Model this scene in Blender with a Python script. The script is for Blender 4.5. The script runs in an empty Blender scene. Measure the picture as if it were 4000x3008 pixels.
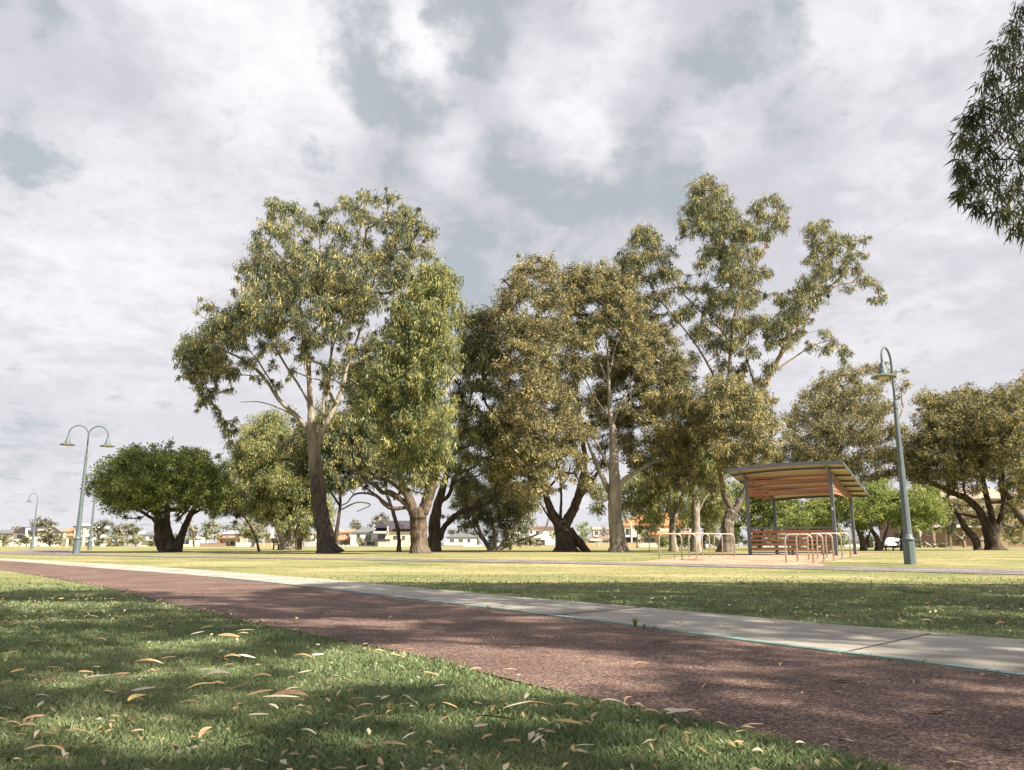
import bpy, bmesh, math, random
import numpy as np
from mathutils import Vector, Matrix
R = math.radians
S = bpy.context.scene
C = S.collection
rng = np.random.default_rng(7)
random.seed(7)

# ------------------------------------------------------------------ camera
F = 3111.0; CX, CY = 2000.0, 1504.0; PITCH = R(11.38); CAMZ = 0.6; K = 4000 / 2211.0
cam = bpy.data.cameras.new('camera'); cam.lens = F / 4000 * 36; cam.sensor_width = 36; cam.sensor_fit = 'HORIZONTAL'
cam.clip_start = 0.05; cam.clip_end = 5000
co = bpy.data.objects.new('camera', cam); C.objects.link(co)
co.location = (0, 0, CAMZ); co.rotation_euler = (R(90) + PITCH, 0, 0); S.camera = co
SP, CP = math.sin(PITCH), math.cos(PITCH)

def ray(u, v):
    a = (u - CX) / F; b = -(v - CY) / F
    return Vector((a, CP - b * SP, SP + b * CP))
def at(u, v, Y):
    d = ray(u, v); return Vector((d.x / d.y * Y, Y, CAMZ + d.z / d.y * Y))
def atO(u, v, Y): return at(u * K, v * K, Y)
def project(p):
    x, y, z = p[0], p[1], p[2] - CAMZ
    f = y * CP + z * SP; b = -y * SP + z * CP
    return (CX + F * x / f, CY - F * b / f, f)
def terr(y):
    t = min(1, max(0, (y - 17) / 13.0)); return 0.21 * t * t * (3 - 2 * t)
def G(u, v):
    d = ray(u, v)
    t = CAMZ / max(1e-5, -d.z)
    for _ in range(40): t = 0.5 * t + 0.5 * (CAMZ - terr(d.y * t)) / max(1e-5, -d.z)
    return Vector((d.x * t, d.y * t, terr(d.y * t)))
def gX(u, Y):
    """ground point under pixel column u at depth Y"""
    z = terr(Y); f = Y * CP + (z - CAMZ) * SP
    return Vector(((u - CX) / F * f, Y, z))

# ------------------------------------------------------------------ sun, sky, exposure
SUN_EL = R(41); SX, SY = 0.83, -0.56
n = math.hypot(SX, SY); SX /= n; SY /= n
SUNV = Vector((SX * math.cos(SUN_EL), SY * math.cos(SUN_EL), math.sin(SUN_EL)))
sl = bpy.data.lights.new('sun', 'SUN'); sl.energy = 5.0; sl.angle = R(0.55); sl.color = (1.0, 0.91, 0.76)
so = bpy.data.objects.new('sun', sl); C.objects.link(so); so.location = (20, -10, 30)
so.rotation_euler = SUNV.to_track_quat('Z', 'Y').to_euler()
S.view_settings.view_transform = 'Standard'; S.view_settings.look = 'None'
S.view_settings.gamma = 1.0; S.view_settings.exposure = 1.27
S.cycles.max_bounces = 6; S.cycles.diffuse_bounces = 3; S.cycles.transparent_max_bounces = 8
S.cycles.transmission_bounces = 3; S.cycles.glossy_bounces = 2
S.cycles.use_adaptive_sampling = True
S.render.use_persistent_data = False

W = bpy.data.worlds.new('World'); S.world = W; W.use_nodes = True
nt = W.node_tree; nt.nodes.clear()
def N(t, **kw):
    x = nt.nodes.new(t)
    for k, v in kw.items(): setattr(x, k, v)
    return x
def L(a, b): nt.links.new(a, b)
def M(op, a=None, b=None, c=None, clamp=False):
    m = N('ShaderNodeMath', operation=op); m.use_clamp = clamp
    for i, q in enumerate((a, b, c)):
        if q is None: continue
        if isinstance(q, (int, float)): m.inputs[i].default_value = q
        else: L(q, m.inputs[i])
    return m.outputs[0]
def VM(op, a=None, b=None):
    m = N('ShaderNodeVectorMath', operation=op)
    for i, q in enumerate((a, b)):
        if q is None: continue
        if isinstance(q, (tuple, list)): m.inputs[i].default_value = q
        else: L(q, m.inputs[i])
    return m
def SMOOTH(x, lo, hi, a=0.0, b=1.0):
    m = N('ShaderNodeMapRange'); m.interpolation_type = 'SMOOTHSTEP'
    L(x, m.inputs[0]); m.inputs[1].default_value = lo; m.inputs[2].default_value = hi
    m.inputs[3].default_value = a; m.inputs[4].default_value = b; return m.outputs[0]
def MIX(f, a, b):
    m = N('ShaderNodeMix', data_type='RGBA')
    if isinstance(f, (int, float)): m.inputs[0].default_value = f
    else: L(f, m.inputs[0])
    for i, q in ((6, a), (7, b)):
        if isinstance(q, (tuple, list)): m.inputs[i].default_value = (*q, 1)
        else: L(q, m.inputs[i])
    return m.outputs[2]
tc = N('ShaderNodeTexCoord'); gen = tc.outputs['Generated']
sep = N('ShaderNodeSeparateXYZ'); L(gen, sep.inputs[0])
den = M('ADD', M('MAXIMUM', sep.outputs[2], 0.0), 0.16)
cb = N('ShaderNodeCombineXYZ'); L(M('DIVIDE', sep.outputs[0], den), cb.inputs[0]); L(M('DIVIDE', sep.outputs[1], den), cb.inputs[1])
sky = N('ShaderNodeTexSky', sky_type='NISHITA'); sky.sun_disc = False; sky.sun_elevation = SUN_EL
sky.sun_rotation = math.atan2(SX, SY); sky.air_density = 1.0; sky.dust_density = 2.0; sky.ozone_density = 1.0
def noise(vec, scale, detail, rough, lac=2.0, dist=0.0, off=(0, 0, 0)):
    v2 = VM('ADD', vec, off).outputs[0]
    x = N('ShaderNodeTexNoise'); x.inputs['Scale'].default_value = scale; x.inputs['Detail'].default_value = detail
    x.inputs['Roughness'].default_value = rough; x.inputs['Distortion'].default_value = dist; L(v2, x.inputs['Vector'])
    return x.outputs['Fac']
n1 = noise(cb.outputs[0], 1.3, 12, 0.58, dist=0.25, off=(3.1, 1.7, 0.4))
n2 = noise(cb.outputs[0], 4.2, 12, 0.60, dist=0.25, off=(7.7, 4.2, 1.0))
n3 = noise(cb.outputs[0], 0.6, 4, 0.5, off=(1.3, 9.2, 2.0))
n4 = noise(cb.outputs[0], 11.0, 8, 0.62, dist=0.2, off=(0.7, 2.2, 3.0))
warp = noise(gen, 9.0, 12, 0.6, off=(2.2, 0.1, 5.0))
def blobs_(lst, ro, ri):
    acc = None
    for (u, v, r, w) in lst:
        d = ray(u * K, v * K).normalized(); ds = VM('DISTANCE', gen, tuple(d)).outputs['Value']
        e = SMOOTH(ds, r * ro, r * ri, 0, w); acc = e if acc is None else M('MAXIMUM', acc, e)
    return acc
# openings in the cloud deck, as directions on the sky
gaps = [(760, 5, .05, .9), (785, 70, .05, 1.0), (800, 130, .05, 1.0), (835, 180, .055, 1.0), (880, 220, .05, .9), (940, 235, .055, .9), (1000, 205, .05, .9), (1030, 150, .05, 1.0), (1045, 90, .055, 1.0), (1010, 35, .05, 1.0), (965, 5, .04, .9), (1085, 120, .045, .9), (1090, 50, .05, .8), (1040, 275, .06, .9), (1085, 320, .06, 1.0), (1130, 365, .055, 1.0), (1190, 400, .05, .9), (1240, 425, .045, .8),
        (1150, 85, .04, .8), (1205, 95, .045, .8), (1500, 165, .055, .75), (1440, 200, .045, .6), (1375, 245, .04, .65), (1670, 75, .05, .75), (1600, 120, .045, .6), (1550, 20, .05, .5), (1740, 230, .06, .6), (1800, 60, .05, .4), (40, 150, .08, .45), (90, 110, .06, .4), (265, 165, .05, .55), (300, 215, .04, .45), (20, 40, .06, .5),
        (1030, 560, .07, .7), (1090, 500, .06, .6), (1290, 560, .07, .75), (1330, 490, .06, .65), (1400, 400, .06, .55), (1450, 340, .05, .5), (830, 330, .05, .5), (700, 330, .04, .4), (60, 350, .06, .45), (1850, 330, .06, .35), (380, 330, .05, .3), (1650, 330, .05, .45)]
gsum = blobs_(gaps, 1.7, 0.4)
brights = [(620, 90, .13, 1.0), (700, 210, .07, 1.0), (900, 90, .065, 1.3), (930, 150, .045, 1.0), (500, 40, .12, .8), (560, 230, .09, .7), (1330, 90, .07, .8), (1190, 200, .08, .9), (1250, 290, .06, .8), (1830, 130, .10, .8), (2000, 60, .10, .8), (980, 320, .05, .8), (250, 520, .14, .6), (1560, 270, .06, .6), (2000, 420, .13, .7), (120, 480, .10, .6), (1700, 160, .05, .6), (2080, 250, .08, .7)]
bsum = blobs_(brights, 1.5, 0.2)
nz = M('ADD', M('MULTIPLY', M('SUBTRACT', warp, 0.5), 3.8), M('MULTIPLY', M('SUBTRACT', n2, 0.5), 2.2))
nz = M('ADD', nz, M('MULTIPLY', M('SUBTRACT', n4, 0.5), 1.3))
open_ = M('ADD', M('SUBTRACT', gsum, M('MULTIPLY', bsum, 0.45)), nz)
hole = SMOOTH(open_, 0.02, 1.05, 0, 0.88)
br = M('ADD', M('MULTIPLY', M('SUBTRACT', n1, 0.5), 2.2), M('MULTIPLY', M('SUBTRACT', n3, 0.5), 0.9))
br = M('ADD', br, M('MULTIPLY', M('SUBTRACT', n2, 0.5), 2.2)); br = M('ADD', br, M('MULTIPLY', M('SUBTRACT', n4, 0.5), 1.3))
br = M('ADD', M('ADD', br, M('MULTIPLY', M('SUBTRACT', bsum, 0.3), 0.8)), M('MULTIPLY', M('SUBTRACT', warp, 0.5), 1.8))
cl = SMOOTH(br, -0.70, 0.85)
cloud = MIX(cl, (0.52, 0.51, 0.56), (0.805, 0.785, 0.81))
hz = SMOOTH(sep.outputs[2], 0.50, 0.02)
cloud = MIX(M('MULTIPLY', hz, 0.5), cloud, (0.72, 0.71, 0.735))
skyc = VM('SCALE', sky.outputs[0]); skyc.inputs['Scale'].default_value = 0.07
gapc = MIX(0.72, skyc.outputs[0], (0.44, 0.48, 0.505))
col = MIX(hole, cloud, gapc)
lp_bg = N('ShaderNodeBackground'); L(col, lp_bg.inputs['Color']); lp_bg.inputs['Strength'].default_value = 0.52
wo = N('ShaderNodeOutputWorld'); L(lp_bg.outputs[0], wo.inputs[0])
W.cycles.sampling_method = 'MANUAL'; W.cycles.sample_map_resolution = 512

# ------------------------------------------------------------------ helpers
def tag(o, label=None, cat=None, group=None, kind=None):
    if label: o['label'] = label
    if cat: o['category'] = cat
    if group: o['group'] = group
    if kind: o['kind'] = kind
    return o
def empty(name, loc, label, cat, group=None, rz=0):
    o = bpy.data.objects.new(name, None); C.objects.link(o); o.location = loc; o.rotation_euler.z = rz
    o.empty_display_size = 0.3
    return tag(o, label, cat, group)
def raw(name, v, f, m, parent=None, smooth=False, world=True):
    """one mesh object; v are world coordinates when world is True and the parent is an unrotated empty"""
    v = np.asarray(v, dtype=np.float32).reshape(-1, 3)
    if parent is not None and world: v = v - np.array(parent.location, dtype=np.float32)
    me = bpy.data.meshes.new(name)
    if isinstance(f, np.ndarray):
        k = f.shape[1]; nf = f.shape[0]
        me.vertices.add(len(v)); me.vertices.foreach_set('co', v.ravel())
        me.loops.add(nf * k); me.loops.foreach_set('vertex_index', f.astype(np.int32).ravel())
        me.polygons.add(nf); me.polygons.foreach_set('loop_start', np.arange(0, nf * k, k, dtype=np.int32))
        me.polygons.foreach_set('loop_total', np.full(nf, k, dtype=np.int32)); me.update(calc_edges=True)
    else:
        me.from_pydata([tuple(map(float, p)) for p in v], [], f); me.update()
    if smooth: me.polygons.foreach_set('use_smooth', [True] * len(me.polygons))
    me.materials.append(m)
    o = bpy.data.objects.new(name, me); C.objects.link(o)
    if parent is not None: o.parent = parent
    return o
class MB:
    def __init__(s): s.v = []; s.f = []
    def add(s, v, f):
        b = len(s.v); s.v += [tuple(p) for p in v]; s.f += [tuple(i + b for i in q) for q in f]; return s
    def box(s, c, d, rz=0.0, rx=0.0):
        m = Matrix.Rotation(rz, 3, 'Z') @ Matrix.Rotation(rx, 3, 'X')
        pts = [Vector(c) + m @ Vector((sx * d[0] / 2, sy * d[1] / 2, sz * d[2] / 2)) for sx in (-1, 1) for sy in (-1, 1) for sz in (-1, 1)]
        return s.add(pts, [(0, 1, 3, 2), (4, 6, 7, 5), (0, 4, 5, 1), (2, 3, 7, 6), (0, 2, 6, 4), (1, 5, 7, 3)])
    def beam(s, a, b, w, h):
        a = Vector(a); b = Vector(b); d = (b - a); x = d.normalized()
        up = Vector((0, 0, 1)) if abs(x.z) < .95 else Vector((0, 1, 0))
        y = up.cross(x).normalized(); z = x.cross(y)
        pts = [p + y * sy * w / 2 + z * sz * h / 2 for p in (a, b) for sy in (-1, 1) for sz in (-1, 1)]
        return s.add(pts, [(0, 1, 3, 2), (4, 6, 7, 5), (0, 4, 5, 1), (2, 3, 7, 6), (0, 2, 6, 4), (1, 5, 7, 3)])
    def tube(s, pts, rad, n=8, cap=True):
        pts = [Vector(p) for p in pts]
        if not hasattr(rad, '__len__'): rad = [rad] * len(pts)
        ring = []; ref = None
        for i, p in enumerate(pts):
            t = (pts[min(i + 1, len(pts) - 1)] - pts[max(i - 1, 0)]).normalized()
            if ref is None: ref = Vector((1, 0, 0)) if abs(t.x) < .8 else Vector((0, 1, 0))
            x = (ref - t * ref.dot(t)).normalized(); ref = x; y = t.cross(x)
            ring.append([p + (x * math.cos(2 * math.pi * k / n) + y * math.sin(2 * math.pi * k / n)) * rad[i] for k in range(n)])
        v = [q for r in ring for q in r]
        f = [(i * n + k, i * n + (k + 1) % n, (i + 1) * n + (k + 1) % n, (i + 1) * n + k) for i in range(len(pts) - 1) for k in range(n)]
        if cap: f += [tuple(reversed(range(n))), tuple((len(pts) - 1) * n + k for k in range(n))]
        return s.add(v, f)
    def lathe(s, prof, c=(0, 0, 0), n=16, rot=0.0):
        v = [(c[0] + r * math.cos(rot + 2 * math.pi * k / n), c[1] + r * math.sin(rot + 2 * math.pi * k / n), c[2] + z) for (r, z) in prof for k in range(n)]
        f = [(i * n + k, i * n + (k + 1) % n, (i + 1) * n + (k + 1) % n, (i + 1) * n + k) for i in range(len(prof) - 1) for k in range(n)]
        f += [tuple(reversed(range(n))), tuple((len(prof) - 1) * n + k for k in range(n))]
        return s.add(v, f)
    def build(s, name, m, parent=None, smooth=False, world=False):
        return raw(name, s.v, s.f, m, parent, smooth, world)
def catmull(P, k=6):
    P = [np.array(p, float) for p in P]; out = []
    Q = [2 * P[0] - P[1]] + P + [2 * P[-1] - P[-2]]
    for i in range(1, len(Q) - 2):
        for j in range(k):
            t = j / k; a, b, c, d = Q[i - 1], Q[i], Q[i + 1], Q[i + 2]
            out.append(.5 * ((2 * b) + (-a + c) * t + (2 * a - 5 * b + 4 * c - d) * t * t + (-a + 3 * b - 3 * c + d) * t ** 3))
    out.append(P[-1]); return out

# ------------------------------------------------------------------ materials
def mat(name, col=(.5, .5, .5), rough=.7, metal=0, spec=None):
    m = bpy.data.materials.new(name); m.use_nodes = True
    b = m.node_tree.nodes['Principled BSDF']
    b.inputs['Base Color'].default_value = (*col, 1); b.inputs['Roughness'].default_value = rough; b.inputs['Metallic'].default_value = metal
    if spec is not None: b.inputs['Specular IOR Level'].default_value = spec
    return m
def nmat(name, stops, scale=5, detail=6, rough=.8, nrough=.6, bump=0, bscale=None, coord='Object', stretch=(1, 1, 1), mixv=None, spec=.3, metal=0, dist=0.02, noise2=None):
    """noise-driven colour ramp, optional second noise, optional bump"""
    m = mat(name, stops[0][1], rough, metal, spec); t = m.node_tree; b = t.nodes['Principled BSDF']
    tcn = t.nodes.new('ShaderNodeTexCoord'); mp = t.nodes.new('ShaderNodeMapping'); mp.inputs['Scale'].default_value = stretch
    t.links.new(tcn.outputs[coord], mp.inputs['Vector'])
    x = t.nodes.new('ShaderNodeTexNoise'); x.inputs['Scale'].default_value = scale; x.inputs['Detail'].default_value = detail; x.inputs['Roughness'].default_value = nrough
    t.links.new(mp.outputs[0], x.inputs['Vector'])
    r = t.nodes.new('ShaderNodeValToRGB'); e = r.color_ramp.elements
    while len(e) < len(stops): e.new(.5)
    for i, (p, c) in enumerate(stops): e[i].position = p; e[i].color = (*c, 1)
    t.links.new(x.outputs['Fac'], r.inputs[0]); out = r.outputs[0]
    if noise2:
        s2, lo, hi, c2, st2 = noise2
        mp2 = t.nodes.new('ShaderNodeMapping'); mp2.inputs['Scale'].default_value = st2; t.links.new(tcn.outputs[coord], mp2.inputs['Vector'])
        y = t.nodes.new('ShaderNodeTexNoise'); y.inputs['Scale'].default_value = s2; y.inputs['Detail'].default_value = 5; t.links.new(mp2.outputs[0], y.inputs['Vector'])
        mr = t.nodes.new('ShaderNodeMapRange'); mr.inputs[1].default_value = lo; mr.inputs[2].default_value = hi; t.links.new(y.outputs['Fac'], mr.inputs[0])
        mx = t.nodes.new('ShaderNodeMix'); mx.data_type = 'RGBA'; t.links.new(mr.outputs[0], mx.inputs[0]); t.links.new(out, mx.inputs[6]); mx.inputs[7].default_value = (*c2, 1); out = mx.outputs[2]
    t.links.new(out, b.inputs['Base Color'])
    if bump:
        z = x
        if bscale:
            z = t.nodes.new('ShaderNodeTexNoise'); z.inputs['Scale'].default_value = bscale; z.inputs['Detail'].default_value = 4; t.links.new(mp.outputs[0], z.inputs['Vector'])
        bp = t.nodes.new('ShaderNodeBump'); bp.inputs['Strength'].default_value = bump; bp.inputs['Distance'].default_value = dist
        t.links.new(z.outputs['Fac'], bp.inputs['Height']); t.links.new(bp.outputs[0], b.inputs['Normal'])
    return m
def leafmat(name, dark, mid, new, pnew=.25, trans=.4, clump=1.9):
    m = bpy.data.materials.new(name); m.use_nodes = True; t = m.node_tree; t.nodes.clear()
    o = t.nodes.new('ShaderNodeOutputMaterial'); g = t.nodes.new('ShaderNodeNewGeometry'); tcn = t.nodes.new('ShaderNodeTexCoord')
    x = t.nodes.new('ShaderNodeTexNoise'); x.inputs['Scale'].default_value = clump; x.inputs['Detail'].default_value = 3; t.links.new(tcn.outputs['Object'], x.inputs['Vector'])
    a = t.nodes.new('ShaderNodeMath'); a.operation = 'MULTIPLY_ADD'; t.links.new(x.outputs['Fac'], a.inputs[0]); a.inputs[1].default_value = 1.75; 
    s = t.nodes.new('ShaderNodeMath'); s.operation = 'MULTIPLY_ADD'; t.links.new(g.outputs['Random Per Island'], s.inputs[0]); s.inputs[1].default_value = .55; s.inputs[2].default_value = -.64
    t.links.new(s.outputs[0], a.inputs[2])
    r = t.nodes.new('ShaderNodeValToRGB'); e = r.color_ramp.elements; e.new(.5); e.new(.8)
    for i, (p, c) in enumerate(((.15, dark), (.5, mid), (1 - pnew - .08, mid), (1 - pnew + .12, new))): e[i].position = p; e[i].color = (*c, 1)
    t.links.new(a.outputs[0], r.inputs[0])
    d = t.nodes.new('ShaderNodeBsdfDiffuse'); tr = t.nodes.new('ShaderNodeBsdfTranslucent'); gl = t.nodes.new('ShaderNodeBsdfGlossy'); gl.inputs['Roughness'].default_value = .45
    gl.inputs['Color'].default_value = (.55, .6, .6, 1)
    for q in (d, tr): t.links.new(r.outputs[0], q.inputs['Color'])
    mx = t.nodes.new('ShaderNodeMixShader'); mx.inputs[0].default_value = trans; t.links.new(d.outputs[0], mx.inputs[1]); t.links.new(tr.outputs[0], mx.inputs[2])
    m2 = t.nodes.new('ShaderNodeMixShader'); m2.inputs[0].default_value = .035; t.links.new(mx.outputs[0], m2.inputs[1]); t.links.new(gl.outputs[0], m2.inputs[2])
    t.links.new(m2.outputs[0], o.inputs[0]); return m
# foliage; gum tones mix leaf variety with painted sunlit highlights and shaded sprays
LM_gum = leafmat('gum_leaves', (.055, .07, .032), (.16, .17, .072), (.55, .45, .15), .31)
LM_grey = leafmat('grey_gum_leaves', (.045, .065, .042), (.17, .20, .115), (.58, .49, .18), .33)
LM_yel = leafmat('bright_gum_leaves', (.05, .072, .034), (.205, .238, .10), (.56, .51, .19), .36)
LM_brown = leafmat('olive_gum_leaves', (.06, .068, .038), (.21, .21, .11), (.60, .49, .21), .36)
LM_mel = leafmat('paperbark_leaves', (.06, .085, .03), (.18, .22, .07), (.48, .52, .15), .36)
LM_lime = leafmat('lime_leaves', (.13, .17, .05), (.27, .32, .095), (.46, .49, .15), .30)
LM_far = leafmat('far_leaves', (.06, .07, .03), (.15, .155, .06), (.27, .24, .08), .2, clump=.25)
LM_fardark = leafmat('far_dark_leaves', (.04, .06, .025), (.08, .105, .04), (.16, .16, .06), .15, clump=.25)
LM_purple = leafmat('jacaranda_flowers', (.20, .15, .28), (.34, .26, .44), (.45, .36, .55), .2)
BK_gum = nmat('smooth_gum_bark', [(.30, (.10, .085, .068)), (.47, (.26, .225, .185)), (.62, (.40, .36, .31))], 2.2, 6, .85, bump=.8, bscale=9, stretch=(1, 1, .28), noise2=(1.4, .58, .66, (.13, .085, .06), (1, 1, .3)), dist=.05)
BK_rough = nmat('rough_bark', [(.33, (.028, .022, .018)), (.5, (.105, .078, .056)), (.68, (.225, .17, .12))], 7, 7, .95, nrough=.7, bump=1, bscale=12, stretch=(1, 1, .22), noise2=(1.2, .55, .75, (.18, .15, .12), (1, 1, .3)), dist=.1)
def barkz(name, lo, hi, z0, z1):
    m = nmat(name, [(.30, tuple(q * .45 for q in hi)), (.48, tuple(q * .8 for q in hi)), (.64, hi)], 2.6, 7, .9, nrough=.65, bump=1, bscale=11, stretch=(1, 1, .25), dist=.07)
    t = m.node_tree; b = t.nodes['Principled BSDF']; old = b.inputs['Base Color'].links[0].from_socket
    tcn = t.nodes.new('ShaderNodeTexCoord'); sp = t.nodes.new('ShaderNodeSeparateXYZ'); t.links.new(tcn.outputs['Object'], sp.inputs[0])
    mp = t.nodes.new('ShaderNodeMapping'); mp.inputs['Scale'].default_value = (1, 1, .3); t.links.new(tcn.outputs['Object'], mp.inputs[0])
    x = t.nodes.new('ShaderNodeTexNoise'); x.inputs['Scale'].default_value = 1.6; x.inputs['Detail'].default_value = 6; t.links.new(mp.outputs[0], x.inputs['Vector'])
    a = t.nodes.new('ShaderNodeMath'); a.operation = 'MULTIPLY_ADD'; t.links.new(x.outputs['Fac'], a.inputs[0]); a.inputs[1].default_value = 7; t.links.new(sp.outputs[2], a.inputs[2])
    r = t.nodes.new('ShaderNodeMapRange'); r.inputs[1].default_value = z0 + 3.5; r.inputs[2].default_value = z1 + 3.5; t.links.new(a.outputs[0], r.inputs[0])
    y = t.nodes.new('ShaderNodeTexNoise'); y.inputs['Scale'].default_value = 8; y.inputs['Detail'].default_value = 6; t.links.new(mp.outputs[0], y.inputs['Vector'])
    cr = t.nodes.new('ShaderNodeValToRGB'); e = cr.color_ramp.elements; e[0].position = .35; e[0].color = (*[q * .35 for q in lo], 1); e[1].position = .7; e[1].color = (*lo, 1); t.links.new(y.outputs['Fac'], cr.inputs[0])
    mx = t.nodes.new('ShaderNodeMix'); mx.data_type = 'RGBA'; t.links.new(r.outputs[0], mx.inputs[0]); t.links.new(cr.outputs[0], mx.inputs[6]); t.links.new(old, mx.inputs[7]); t.links.new(mx.outputs[2], b.inputs['Base Color']); return m
BK_split = barkz('split_dark_bark', (.15, .12, .10), (.40, .34, .27), 3.5, 7)
BK_tall = barkz('grey_to_red_bark', (.22, .18, .145), (.34, .235, .165), 3, 6)
BK_forked = barkz('forked_dark_bark', (.16, .125, .095), (.30, .22, .16), 3, 7)
BK_red = nmat('peeling_bark', [(.32, (.10, .06, .04)), (.5, (.24, .15, .10)), (.68, (.36, .28, .22))], 3, 6, .9, bump=.8, bscale=10, stretch=(1, 1, .25), dist=.05)
BK_dark = nmat('dark_bark', [(.33, (.025, .02, .016)), (.55, (.085, .066, .05)), (.75, (.17, .14, .11))], 5, 7, .95, nrough=.7, bump=1, bscale=11, stretch=(1, 1, .22), dist=.1)

# ------------------------------------------------------------------ ground sheets
def sheet(name, pts, dz, m, step=.5, kind='structure', skirt=0, label=None):
    bm = bmesh.new(); vs = [bm.verts.new((p[0], p[1], 0)) for p in pts]; bm.faces.new(vs)
    ys = [p[1] for p in pts]; y = max(16.0, math.floor(min(ys)))
    cuts = []
    while y < min(max(ys), 31): cuts.append(y); y += step
    for c in cuts:
        bmesh.ops.bisect_plane(bm, geom=bm.verts[:] + bm.edges[:] + bm.faces[:], plane_co=(0, c, 0), plane_no=(0, 1, 0))
    bmesh.ops.triangulate(bm, faces=bm.faces[:])
    for v in bm.verts: v.co.z = terr(v.co.y) + dz
    bmesh.ops.recalc_face_normals(bm, faces=bm.faces[:])
    if sum(f.normal.z for f in bm.faces) < 0: bmesh.ops.reverse_faces(bm, faces=bm.faces[:])
    if skirt:
        be = [e for e in bm.edges if e.is_boundary]
        r = bmesh.ops.extrude_edge_only(bm, edges=be)
        for v in [g for g in r['geom'] if isinstance(g, bmesh.types.BMVert)]: v.co.z -= skirt
    me = bpy.data.meshes.new(name); bm.to_mesh(me); bm.free(); me.materials.append(m)
    o = bpy.data.objects.new(name, me); C.objects.link(o); tag(o, label, None, None, kind); return o

def lawn_material():
    m = mat('lawn', (.1, .13, .04), .95, spec=.1); t = m.node_tree; b = t.nodes['Principled BSDF']; tcn = t.nodes.new('ShaderNodeTexCoord')
    def nz(s, d, st=(1, 1, 1), ro=.6):
        mp = t.nodes.new('ShaderNodeMapping'); mp.inputs['Scale'].default_value = st; t.links.new(tcn.outputs['Object'], mp.inputs[0])
        x = t.nodes.new('ShaderNodeTexNoise'); x.inputs['Scale'].default_value = s; x.inputs['Detail'].default_value = d; x.inputs['Roughness'].default_value = ro
        t.links.new(mp.outputs[0], x.inputs[0]); return x.outputs['Fac']
    def ramp(x, st):
        r = t.nodes.new('ShaderNodeValToRGB'); e = r.color_ramp.elements
        while len(e) < len(st): e.new(.5)
        for i, (p, c) in enumerate(st): e[i].position = p; e[i].color = (*c, 1)
        t.links.new(x, r.inputs[0]); return r.outputs[0]
    base = ramp(nz(.35, 6, (.5, 1, 1), .65), [(.36, (.155, .18, .08)), (.50, (.255, .25, .12)), (.62, (.385, .325, .19))])
    fine = ramp(nz(9, 8, (1, .5, 1), .75), [(.32, (.5, .58, .45)), (.68, (1.45, 1.35, 1.35))])
    mul = t.nodes.new('ShaderNodeMix'); mul.data_type = 'RGBA'; mul.blend_type = 'MULTIPLY'; mul.inputs[0].default_value = 1
    t.links.new(base, mul.inputs[6]); t.links.new(fine, mul.inputs[7])
    worn = t.nodes.new('ShaderNodeMapRange'); worn.inputs[1].default_value = .60; worn.inputs[2].default_value = .70; t.links.new(nz(.16, 7, (.6, 1, 1), .7), worn.inputs[0])
    wm_ = t.nodes.new('ShaderNodeMix'); wm_.data_type = 'RGBA'; t.links.new(worn.outputs[0], wm_.inputs[0]); t.links.new(mul.outputs[2], wm_.inputs[6]); wm_.inputs[7].default_value = (.30, .22, .13, 1); mul = wm_
    # near the camera the lawn is green and dense, seen between blades
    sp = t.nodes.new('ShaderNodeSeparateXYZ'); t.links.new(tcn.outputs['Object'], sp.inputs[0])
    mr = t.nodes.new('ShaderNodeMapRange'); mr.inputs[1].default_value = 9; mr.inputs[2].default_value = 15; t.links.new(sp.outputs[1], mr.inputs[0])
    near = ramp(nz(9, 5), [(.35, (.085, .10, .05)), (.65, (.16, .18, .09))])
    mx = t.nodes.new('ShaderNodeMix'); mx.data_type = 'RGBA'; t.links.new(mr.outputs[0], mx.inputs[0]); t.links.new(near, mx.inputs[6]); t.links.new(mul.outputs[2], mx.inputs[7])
    t.links.new(mx.outputs[2], b.inputs['Base Color'])
    bp = t.nodes.new('ShaderNodeBump'); bp.inputs['Strength'].default_value = .7; bp.inputs['Distance'].default_value = .03
    t.links.new(nz(22, 4), bp.inputs['Height']); t.links.new(bp.outputs[0], b.inputs['Normal']); return m
M_lawn = lawn_material()
sheet('lawn', [(-900, -60), (900, -60), (900, 2500), (-900, 2500)], 0, M_lawn)

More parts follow.
